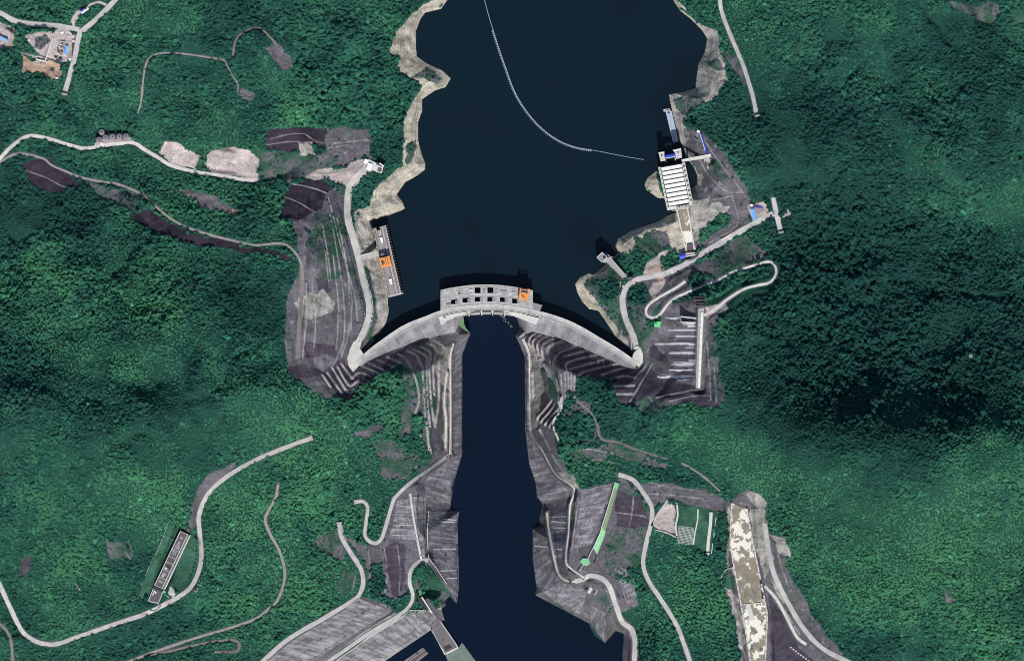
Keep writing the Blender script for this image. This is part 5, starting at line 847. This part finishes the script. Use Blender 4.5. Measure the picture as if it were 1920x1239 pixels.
def fence(lab, R, h, w, m, every=6):
    g = thing('fence', lab, 'fence', (*R[0], Hs(*R[0]))); Q = resamp(R, int(resamp(R, 2)[1]/every))[0]; b = MB()
    for p, q in zip(Q[:-1], Q[1:]): z0, z1 = Hs(*p), Hs(*q); b.strip(p, q, w, min(z0,z1)-.5, [z0+h,z1+h,z1+h,z0+h])
    b.build('panel', m, g); b = MB()
    for p in Q: b.box(p[0], p[1], w*1.6, w*1.6, 0, Hs(*p)-1, Hs(*p)+h+.4)
    b.build('posts', m, g)
fence('straight white fence on the grassy strip behind the long building', [(316,980),(308,1003),(297,1030),(286,1049),(275,1074),(264.6,1096.5),(257,1113),(250,1127)], 2, .8, MC)
fence('low white fence branching from the long building towards the straight fence', [(309,1004),(326,1011)], 1.4, .5, MC)
# ------------------------------------------------------------------ boom, vehicles, pylons, lamps
BM = spline([(907,-6),(915,25),(925,58),(938,98),(950,132),(962,165),(975,190),(990,212),(1008,233),(1030,252),(1055,267),(1082,276.5),(1108,281)], 2.0); TAIL = [(1108,281),(1140,287),(1175,294),(1207.5,299.5)]
bo = thing('debris_boom', 'thin curved floating debris boom with a row of small floats across the reservoir', 'boom', (1000, 225, -25))
c_ = MB()
for p, q in zip(BM[:-1], BM[1:]): c_.tube((*p, -24.5), (*q, -24.5), .55, 5)
for p, q in zip(TAIL[:-1], TAIL[1:]): c_.tube((*p, -24.6), (*q, -24.6), .4, 5)
c_.build('cable', mat('boom cable', (.40,.50,.58), .6, .1), bo)
i0 = int(np.argmin(np.abs(BM[:,1]-58))); fl, _ = resamp(BM[i0:], 72); pr = None; tn = np.gradient(fl, axis=0)
for p, t in zip(fl, tn):
    t = t/np.linalg.norm(t); nrm = np.array((-t[1], t[0])); c = p+nrm*1.5; q = MB().strip(p+nrm*.2, p+nrm*3.3, 1.4, -25.6, -24.0)
    if pr is None: pr = q.build('float', MFLOAT, bo)
    else: q.build('float', MFLOAT, bo)
b1 = MB()
for p, q in zip(fl[:-1], fl[1:]): b1.strip(p, q, .75, -25.4, -24.2)
b1.build('walkway', mat('boom walkway', (.48,.58,.64), .6, .1), bo)
def car(name, lab, x, y, ang, body, z):
    g = thing(name, lab, 'car', (x, y, z)); c, s = math.cos(ang), math.sin(ang); R = lambda a, b: (x+c*a-s*b, y+s*a+c*b)
    MB().box(x, y, 2.4, 6, ang, z+.5, z+1.5).build('body', body, g); MB().prism([R(-1.1,-1.8),R(1.1,-1.8),R(1.1,2.2),R(-1.1,2.2)], z+1.5, z+2.7, [R(-.9,-1.2),R(.9,-1.2),R(.9,1.8),R(-.9,1.8)]).build('cabin', MWP, g); MB().strip(R(-1,-1.75),R(1,-1.75),.5,z+1.5,z+2.3).build('windscreen', MGLS, g)
    for a in (-1.15,1.15):
        for b in (-1.9,1.9): p = R(a, b); MB().tube((*R(a-.15,b), z+.5), (*R(a+.15,b), z+.5), .5, 10).build('wheel', MTYRE, g)
    return g
car('parked_truck', 'small red and white truck parked beside the right bank road fork', 1168.3, 536.5, .1, MRED, Hs(1170,537)+.5)
def pylon(lab, x, y, h, r):
    z = Hs(x, y); g = thing('pylon', lab, 'pylon', (x, y, z), 'lattice pylons on the lower left hillside'); b = MB()
    cor = [(-1,-1),(1,-1),(1,1),(-1,1)]; lev = [(0,r),(h*.35,r*.62),(h*.7,r*.28),(h,r*.1)]
    for (a, c) in cor:
        for (z0, r0), (z1, r1) in zip(lev[:-1], lev[1:]): b.tube((x+a*r0, y+c*r0, z+z0), (x+a*r1, y+c*r1, z+z1), .28, 4)
    for (z0, r0), (z1, r1) in zip(lev[:-1], lev[1:]):
        for i in range(4): a, c = cor[i], cor[(i+1) % 4]; b.tube((x+a[0]*r0, y+a[1]*r0, z+z0), (x+c[0]*r1, y+c[1]*r1, z+z1), .2, 4)
    b.build('lattice_mast', MROOFL, g)
    for f, l in ((.72,8),(.84,10),(.95,7)): q = MB(); q.tube((x-l*.5, y-l*.75, z+h*f), (x+l*.5, y+l*.75, z+h*f), .45, 4); q.tube((x-l*.5, y-l*.75, z+h*f), (x, y, z+h*f+2), .25, 4); q.tube((x+l*.5, y+l*.75, z+h*f), (x, y, z+h*f+2), .25, 4); q.build('cross_arm', MCL, g)
pylon('grey lattice pylon leaning tall above the trees at the lower left', 147, 1099, 42, 5); pylon('grey lattice pylon beside the bare patch north of the lower left building', 241, 1040, 38, 5)
hs = thing('house', 'tiny white walled house alone in the dark forest at the far right', 'house', (1818, 667, Hs(1818,667))); z = Hs(1818,667); MB().box(1818,667,5,7,.3,z-3,z+8).build('wall', MC, hs); MB().box(1817.4,664.8,4.6,2.4,.3,z+8,z+8.6).build('roof', MCL, hs); MB().box(1818.4,669,4.6,2.4,.3,z+8,z+8.8).build('roof', MROOFL, hs)
lm = None
def lamp(x, y, ang, z, lab, grp):
    global lm
    if lm is None:
        b = MB(); b.tube((960,619.5,0),(960,619.5,8),.16,5); b.tube((960,619.5,8),(962.6,619.5,8.6),.12,5); b.box(962.8,619.5,1.2,.5,0,8.4,8.7); lm = b.build('street_lamp', MRAIL); o = lm
    else: o = lm.copy(); COL.objects.link(o)
    o.location = W(x, y, z); o.rotation_euler = (0, 0, ang); tag(o, lab, 'street lamp', grp)
for d in np.arange(14, Lc-10, 24):
    p, _ = resamp(CREST[:,:2], 600); i = int(d/Lc*599); t = p[min(i+2,599)]-p[max(i-2,0)]; q = p[i]+np.array((-t[1], t[0]))/np.linalg.norm(t)*-2.5
    lamp(q[0], q[1], math.atan2(-t[1], t[0])-math.pi/2, .6, 'thin dark street lamp on the curved crest road of the dam', 'lamps along the dam crest')
for x, y in ((646.5,382),(654.5,443),(660,466),(666.5,493),(671.5,521),(678,545)): lamp(x, y, .1, Hs(x, y), 'thin dark street lamp on the slope side of the left bank road', 'lamps along the left bank road')
# ------------------------------------------------------------------ trees
MBARK = mat('bark', (.06,.045,.035), .95, .2)
def crown_mesh(name, seed, blobs, spread, leafm, conic=False):
    r = random.Random(seed); b = bmesh.new()
    for k in range(blobs):
        a = r.uniform(0, 6.28); u = math.sqrt(r.random()); h = r.random(); rr = spread*u*(1-.55*h if conic else math.sqrt(max(.05, 1-(h*.8)**2))); br_ = r.uniform(.26,.44)*(1-.35*h if conic else 1)
        c = Vector((math.cos(a)*rr, math.sin(a)*rr, .55+h*(1.5 if conic else .85))); n0 = len(b.verts)
        bmesh.ops.create_icosphere(b, subdivisions=2 if k < 4 else 1, radius=br_); b.verts.ensure_lookup_table()
        for v in b.verts[n0:]: v.co = c+Vector((v.co.x, v.co.y, v.co.z*.8))*r.uniform(.72,1.25)
    nb = len(b.faces); bmesh.ops.create_cone(b, cap_ends=True, segments=6, radius1=.11, radius2=.05, depth=1.5, matrix=__import__('mathutils').Matrix.Translation((0,0,.15))); b.faces.ensure_lookup_table()
    for f in b.faces[nb:]: f.material_index = 1
    m = bpy.data.meshes.new(name); b.to_mesh(m); b.free(); m.materials.append(leafm); m.materials.append(MBARK); return m
LI = leaf_mat('forest leaves', True)
PROTO = []
for k, (bl, sp, cn_) in enumerate(((13,.62,False),(16,.66,False),(11,.58,False),(14,.6,True),(9,.7,False))):
    o = bpy.data.objects.new('tree_kind', crown_mesh('tree_crown', 50+k, bl, sp, LI, cn_)); PROTO.append(o)
def scatter(name, label, cat, pts, scl, rot, idx, tint):
    m = bpy.data.meshes.new(name); m.vertices.add(len(pts)); m.vertices.foreach_set('co', np.asarray(pts, np.float32).ravel())
    m.attributes.new('scl', 'FLOAT_VECTOR', 'POINT').data.foreach_set('vector', np.asarray(scl, np.float32).ravel()); m.attributes.new('rot', 'FLOAT_VECTOR', 'POINT').data.foreach_set('vector', np.asarray(rot, np.float32).ravel())
    m.attributes.new('idx', 'INT', 'POINT').data.foreach_set('value', np.asarray(idx, np.int32)); m.attributes.new('tint', 'FLOAT_COLOR', 'POINT').data.foreach_set('color', np.c_[tint, np.ones(len(pts))].astype(np.float32).ravel())
    o = bpy.data.objects.new(name, m); COL.objects.link(o); tag(o, label, cat, None, 'stuff')
    ng = bpy.data.node_groups.new('scatter', 'GeometryNodeTree'); ng.interface.new_socket('Geometry', in_out='INPUT', socket_type='NodeSocketGeometry'); ng.interface.new_socket('Geometry', in_out='OUTPUT', socket_type='NodeSocketGeometry')
    N, L = ng.nodes, ng.links; gi = N.new('NodeGroupInput'); go_ = N.new('NodeGroupOutput'); mp = N.new('GeometryNodeMeshToPoints'); io = N.new('GeometryNodeInstanceOnPoints'); jn = N.new('GeometryNodeJoinGeometry')
    for p in PROTO: oi = N.new('GeometryNodeObjectInfo'); oi.inputs[0].default_value = p; oi.inputs['As Instance'].default_value = True; L.new(oi.outputs['Geometry'], jn.inputs[0])
    def na(n, t): q = N.new('GeometryNodeInputNamedAttribute'); q.data_type = t; q.inputs[0].default_value = n; return q.outputs[0]
    L.new(gi.outputs[0], mp.inputs[0]); L.new(mp.outputs[0], io.inputs['Points']); L.new(jn.outputs[0], io.inputs['Instance']); io.inputs['Pick Instance'].default_value = True
    L.new(na('idx', 'INT'), io.inputs['Instance Index']); L.new(na('rot', 'FLOAT_VECTOR'), io.inputs['Rotation']); L.new(na('scl', 'FLOAT_VECTOR'), io.inputs['Scale']); L.new(io.outputs[0], go_.inputs[0])
    md = o.modifiers.new('scatter', 'NODES'); md.node_group = ng; return o
# forest patches (x, y, radius, change): crown size, then brighter and darker leaf tint
SZ = [(660,180,110,1.5),(560,150,80,.6),(1140,740,60,1.2),(1650,620,260,1.3),(1600,130,160,.5),(1700,460,200,.9),(1390,800,140,-1.3),(1650,930,220,-1.2),(350,830,170,-1.0),(300,620,260,-.2),(120,200,120,.7),(1850,1050,120,-.4),(620,230,70,1.0),(1085,800,40,1.1),(560,370,60,.8),(1320,440,40,.8)]
BR = [(540,150,60,.5),(560,225,60,.7),(660,180,60,.35),(75,490,60,.6),(95,520,60,.6),(260,565,60,.6),(310,590,50,.5),(270,700,60,.7),(600,800,90,.5),(560,870,90,.6),(640,950,100,.4),(460,950,90,.5),(1290,820,90,.4),(1340,790,70,.4),(1650,925,180,.5),(1800,930,150,.4),(1680,1060,220,.3),(1480,880,100,.3),(1780,1180,180,.2),(330,1010,160,.2),(620,1080,120,.2),(1800,1150,200,.2),(200,1000,220,.2),(500,1050,200,.2),(1780,385,80,.5),(1850,390,40,.3),(1780,170,50,.35),(1270,1130,80,.5),(1340,1180,60,.5),(1860,1210,80,.6),(1400,870,80,.5),(1450,905,50,.7),(1600,920,90,.4),(1640,1110,70,.4),(420,320,90,.4),(540,430,50,.4),(700,720,80,.5),(250,20,70,.2),(1620,140,40,.4),(100,1170,120,.3),(560,1110,80,.5)]  # lighter leaf patches; sun on the south slopes is also put into the tint
DK = [(1560,540,180,.6),(1760,560,190,.6),(1650,690,200,.6),(1880,600,130,.4),(1500,300,200,.22),(1700,250,260,.28),(1430,620,90,.2),(300,745,110,.7),(80,720,70,.5),(120,430,90,.4),(1620,770,190,.8),(1800,720,100,.7),(1880,660,70,.7),(1600,480,200,.45),(1550,150,130,.4),(1700,560,200,.35),(1850,920,80,.4),(1700,960,90,.35),(470,640,90,.3),(200,860,110,.4),(40,420,90,.35)]  # darker, bluer wood; shade of the north slopes is also painted into the tint
def blob(x, y, B):
    s = np.zeros(np.shape(x))
    for bx, by, r, a in B: s = np.maximum(s, 0)+a*np.exp(-(((x-bx)**2+(y-by)**2)/(r*r)*1.3)) if False else s+a*np.exp(-(((x-bx)**2+(y-by)**2)/(r*r)*1.3))
    return s
SP = 4.0
gx, gy = np.meshgrid(np.arange(-45, 1965, SP), np.arange(-45, 1285, SP)); gx = (gx+rng.uniform(-.48,.48,gx.shape)*SP).ravel(); gy = (gy+rng.uniform(-.48,.48,gy.shape)*SP).ravel()
ci = np.clip(np.searchsorted(GX, gx), 0, nx-1); cj = np.clip(np.searchsorted(GY, gy), 0, ny-1); cc = cls[cj, ci]; dr = rd[cj, ci]; dw = np.minimum(DRES[cj, ci], DRIV[cj, ci])
rad = 2.65+1.1*fbm(gx, gy, 90, 401, 3)+.9*fbm(gx, gy, 20, 421, 2)+blob(gx, gy, SZ); low = sstep(.16, .34, fbm(gx, gy, 75, 611, 4)); rad = np.clip(rad*(1-.45*low), 1.5, 5.2)*np.exp(rng.normal(0, .28, gx.size))
keep = rng.random(gx.size) < np.clip((SP*.72/rad)**1.5*1.15, .12, 1)
# buildings and built surfaces keep clear of trees
CLEAR = [(1265,350,55),(1404,1090,0)]
forest = (cc == F) & keep & (dr > .6+rad*.75) & (dw > 2.5)
scrub = (((cc == B_) & (rng.random(gx.size) < .42)) | ((cc == R_) & (rng.random(gx.size) < .05)) | ((cc == G_) & (rng.random(gx.size) < .05))) & (dr > 1.5) & (dw > 3)
for A2 in ([(1316,566),(1345,556),(1395,526),(1436,518),(1446,500),(1430,498),(1440,484),(1466,500),(1462,528),(1446,548),(1405,562),(1350,600),(1322,604)],[(1262,300),(1296,300),(1302,390),(1306,475),(1272,490),(1252,395),(1232,310)],[(1368,938),(1402,938),(1442,1150),(1440,1300),(1404,1300),(1366,1020)],[(1150,900),(1165,903),(1138,1000),(1118,1062),(1084,1074),(1082,1050),(1100,1040),(1126,990)],[(1305,555),(1324,555),(1316,730),(1302,730)],[(845,640),(885,620),(868,665),(868,1135),(800,1050),(800,950),(845,850)],[(668,1118),(745,1148),(820,1150),(820,1180),(600,1300),(450,1270)],[(964,628),(996,660),(998,806),(1078,916),(1066,1050),(1100,1110),(1140,1150),(1135,1210),(1000,1120),(984,806)],[(338,990),(360,998),(300,1135),(274,1126)],[(100,72),(140,72),(128,122),(98,120)],[(-20,55),(20,72),(16,84),(-20,70)],[(1400,380),(1436,380),(1420,416),(1410,416)],[(178,240),(248,246),(248,270),(178,276)],[(1268,935),(1345,950),(1335,1046),(1268,1010)],[(148,10),(172,10),(172,32),(148,32)]):
    mI = inpoly(gx, gy, A2) | inpoly(gx, gy, TOE); forest &= ~mI; scrub &= ~mI
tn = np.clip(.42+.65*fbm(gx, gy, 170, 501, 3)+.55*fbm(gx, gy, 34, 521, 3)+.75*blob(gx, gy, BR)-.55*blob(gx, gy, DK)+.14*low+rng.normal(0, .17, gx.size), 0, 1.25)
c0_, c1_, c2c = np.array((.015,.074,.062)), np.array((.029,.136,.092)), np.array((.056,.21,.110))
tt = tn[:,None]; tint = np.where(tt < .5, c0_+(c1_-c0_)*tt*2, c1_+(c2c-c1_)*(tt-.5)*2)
odd = rng.random(gx.size); tint = np.where((odd < .008)[:,None], np.array((.045,.095,.062)), tint); tint = np.where((odd > .985)[:,None], tint*1.7, tint)
hh = sample(Hm, gx, gy)
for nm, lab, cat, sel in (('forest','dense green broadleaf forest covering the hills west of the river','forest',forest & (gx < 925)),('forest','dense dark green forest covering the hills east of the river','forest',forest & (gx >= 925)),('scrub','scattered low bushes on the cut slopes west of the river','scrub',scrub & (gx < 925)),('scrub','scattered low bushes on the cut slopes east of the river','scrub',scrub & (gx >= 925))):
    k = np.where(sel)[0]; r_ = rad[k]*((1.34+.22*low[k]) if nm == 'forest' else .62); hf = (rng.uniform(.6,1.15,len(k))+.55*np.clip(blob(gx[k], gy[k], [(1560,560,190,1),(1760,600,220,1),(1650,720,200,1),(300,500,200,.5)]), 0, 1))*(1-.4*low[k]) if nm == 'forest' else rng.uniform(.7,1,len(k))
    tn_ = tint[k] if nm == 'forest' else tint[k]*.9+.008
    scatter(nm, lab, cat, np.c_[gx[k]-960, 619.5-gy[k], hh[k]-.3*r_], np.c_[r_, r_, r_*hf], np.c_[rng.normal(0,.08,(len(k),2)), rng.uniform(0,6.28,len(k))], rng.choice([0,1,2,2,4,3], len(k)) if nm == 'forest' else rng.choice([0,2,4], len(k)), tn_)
print('forest', forest.sum(), 'scrub', scrub.sum())
# individual trees
LT = [leaf_mat('tree leaves', False, c) for c in ((.014,.095,.062),(.03,.17,.085),(.01,.07,.055))]
def tree_proto(seed, lm_):
    mm = crown_mesh('crown', seed, 15, .64, lm_); b = bmesh.new(); b.from_mesh(mm); lv = [f for f in b.faces if f.material_index == 1]; b2 = b.copy()
    bmesh.ops.delete(b, geom=lv, context='FACES'); b2.faces.ensure_lookup_table(); bmesh.ops.delete(b2, geom=[f for f in b2.faces if f.material_index == 0], context='FACES')
    m1 = bpy.data.meshes.new('crown'); b.to_mesh(m1); m1.materials.append(lm_); m2 = bpy.data.meshes.new('trunk'); b2.to_mesh(m2); m2.materials.append(MBARK)
    for f in m2.polygons: f.material_index = 0
    b.free(); b2.free(); return m1, m2
TP = [tree_proto(80+i, LT[i % 3]) for i in range(6)]
def tree(x, y, r, k, lab, grp):
    g = bpy.data.objects.new('broadleaf_tree', None); COL.objects.link(g); g.location = W(x, y, Hs(x, y)-.2); g.scale = (r, r, r*1.15); g.rotation_euler = (0, 0, random.uniform(0, 6.28)); tag(g, lab, 'tree', grp)
    for nm, m in (('crown', TP[k][0]), ('trunk', TP[k][1])): o = bpy.data.objects.new(nm, m); COL.objects.link(o); o.parent = g
def row(P, step, r, lab, grp, ks=(0,2,3,5)):
    Q, l = resamp(P, max(2, int(resamp(P, 2)[1]/step)))
    for p in Q: tree(p[0]+random.uniform(-.5,.5), p[1]+random.uniform(-.5,.5), r*random.uniform(.8,1.2), random.choice(ks), lab, grp)
row([(643,415),(651,455),(663,505),(674,555),(682,590),(679,612),(668,636)], 6.2, 1.7, 'small round tree in the evenly spaced row along the left bank road', 'row of small trees along the left bank road')
row([(368,985),(368,1010),(369,1040),(363,1070),(352,1092)], 7.2, 1.6, 'small tree in the row between lawn and lower left road bend', 'row of small trees on the lawn by the long building')
row([(381,970),(383,1000),(385,1040),(380,1075),(368,1096)], 5.4, 1.7, 'small tree in the row outside the lower left road bend', 'row of small trees outside the lower left bend')
row([(210,25),(190,43),(170,65),(161,80)], 5.5, 2.2, 'dark tree in the row on the right side of the upper left road', 'row of dark trees along the upper left road', (2,5))
row([(142,140),(136,158),(129,178)], 5.5, 2.0, 'small tree in the row beside the lower stub of the upper left road', 'row of trees beside the upper left road stub', (2,5))
random.seed(11); nb_ = 0
while nb_ < 70:
    x, y = random.uniform(545,775), random.uniform(118,238)
    j, i = int(np.searchsorted(GY, y)), int(np.searchsorted(GX, x))
    if cls[j, i] == F and rd[j, i] > 4 and DRES[j, i] > 25: tree(x, y, random.uniform(4.2,6.2), random.choice((1,1,4,0,3)), 'large round crowned tree standing proud of the wood west of the reservoir', 'large trees above the left reservoir shore'); nb_ += 1
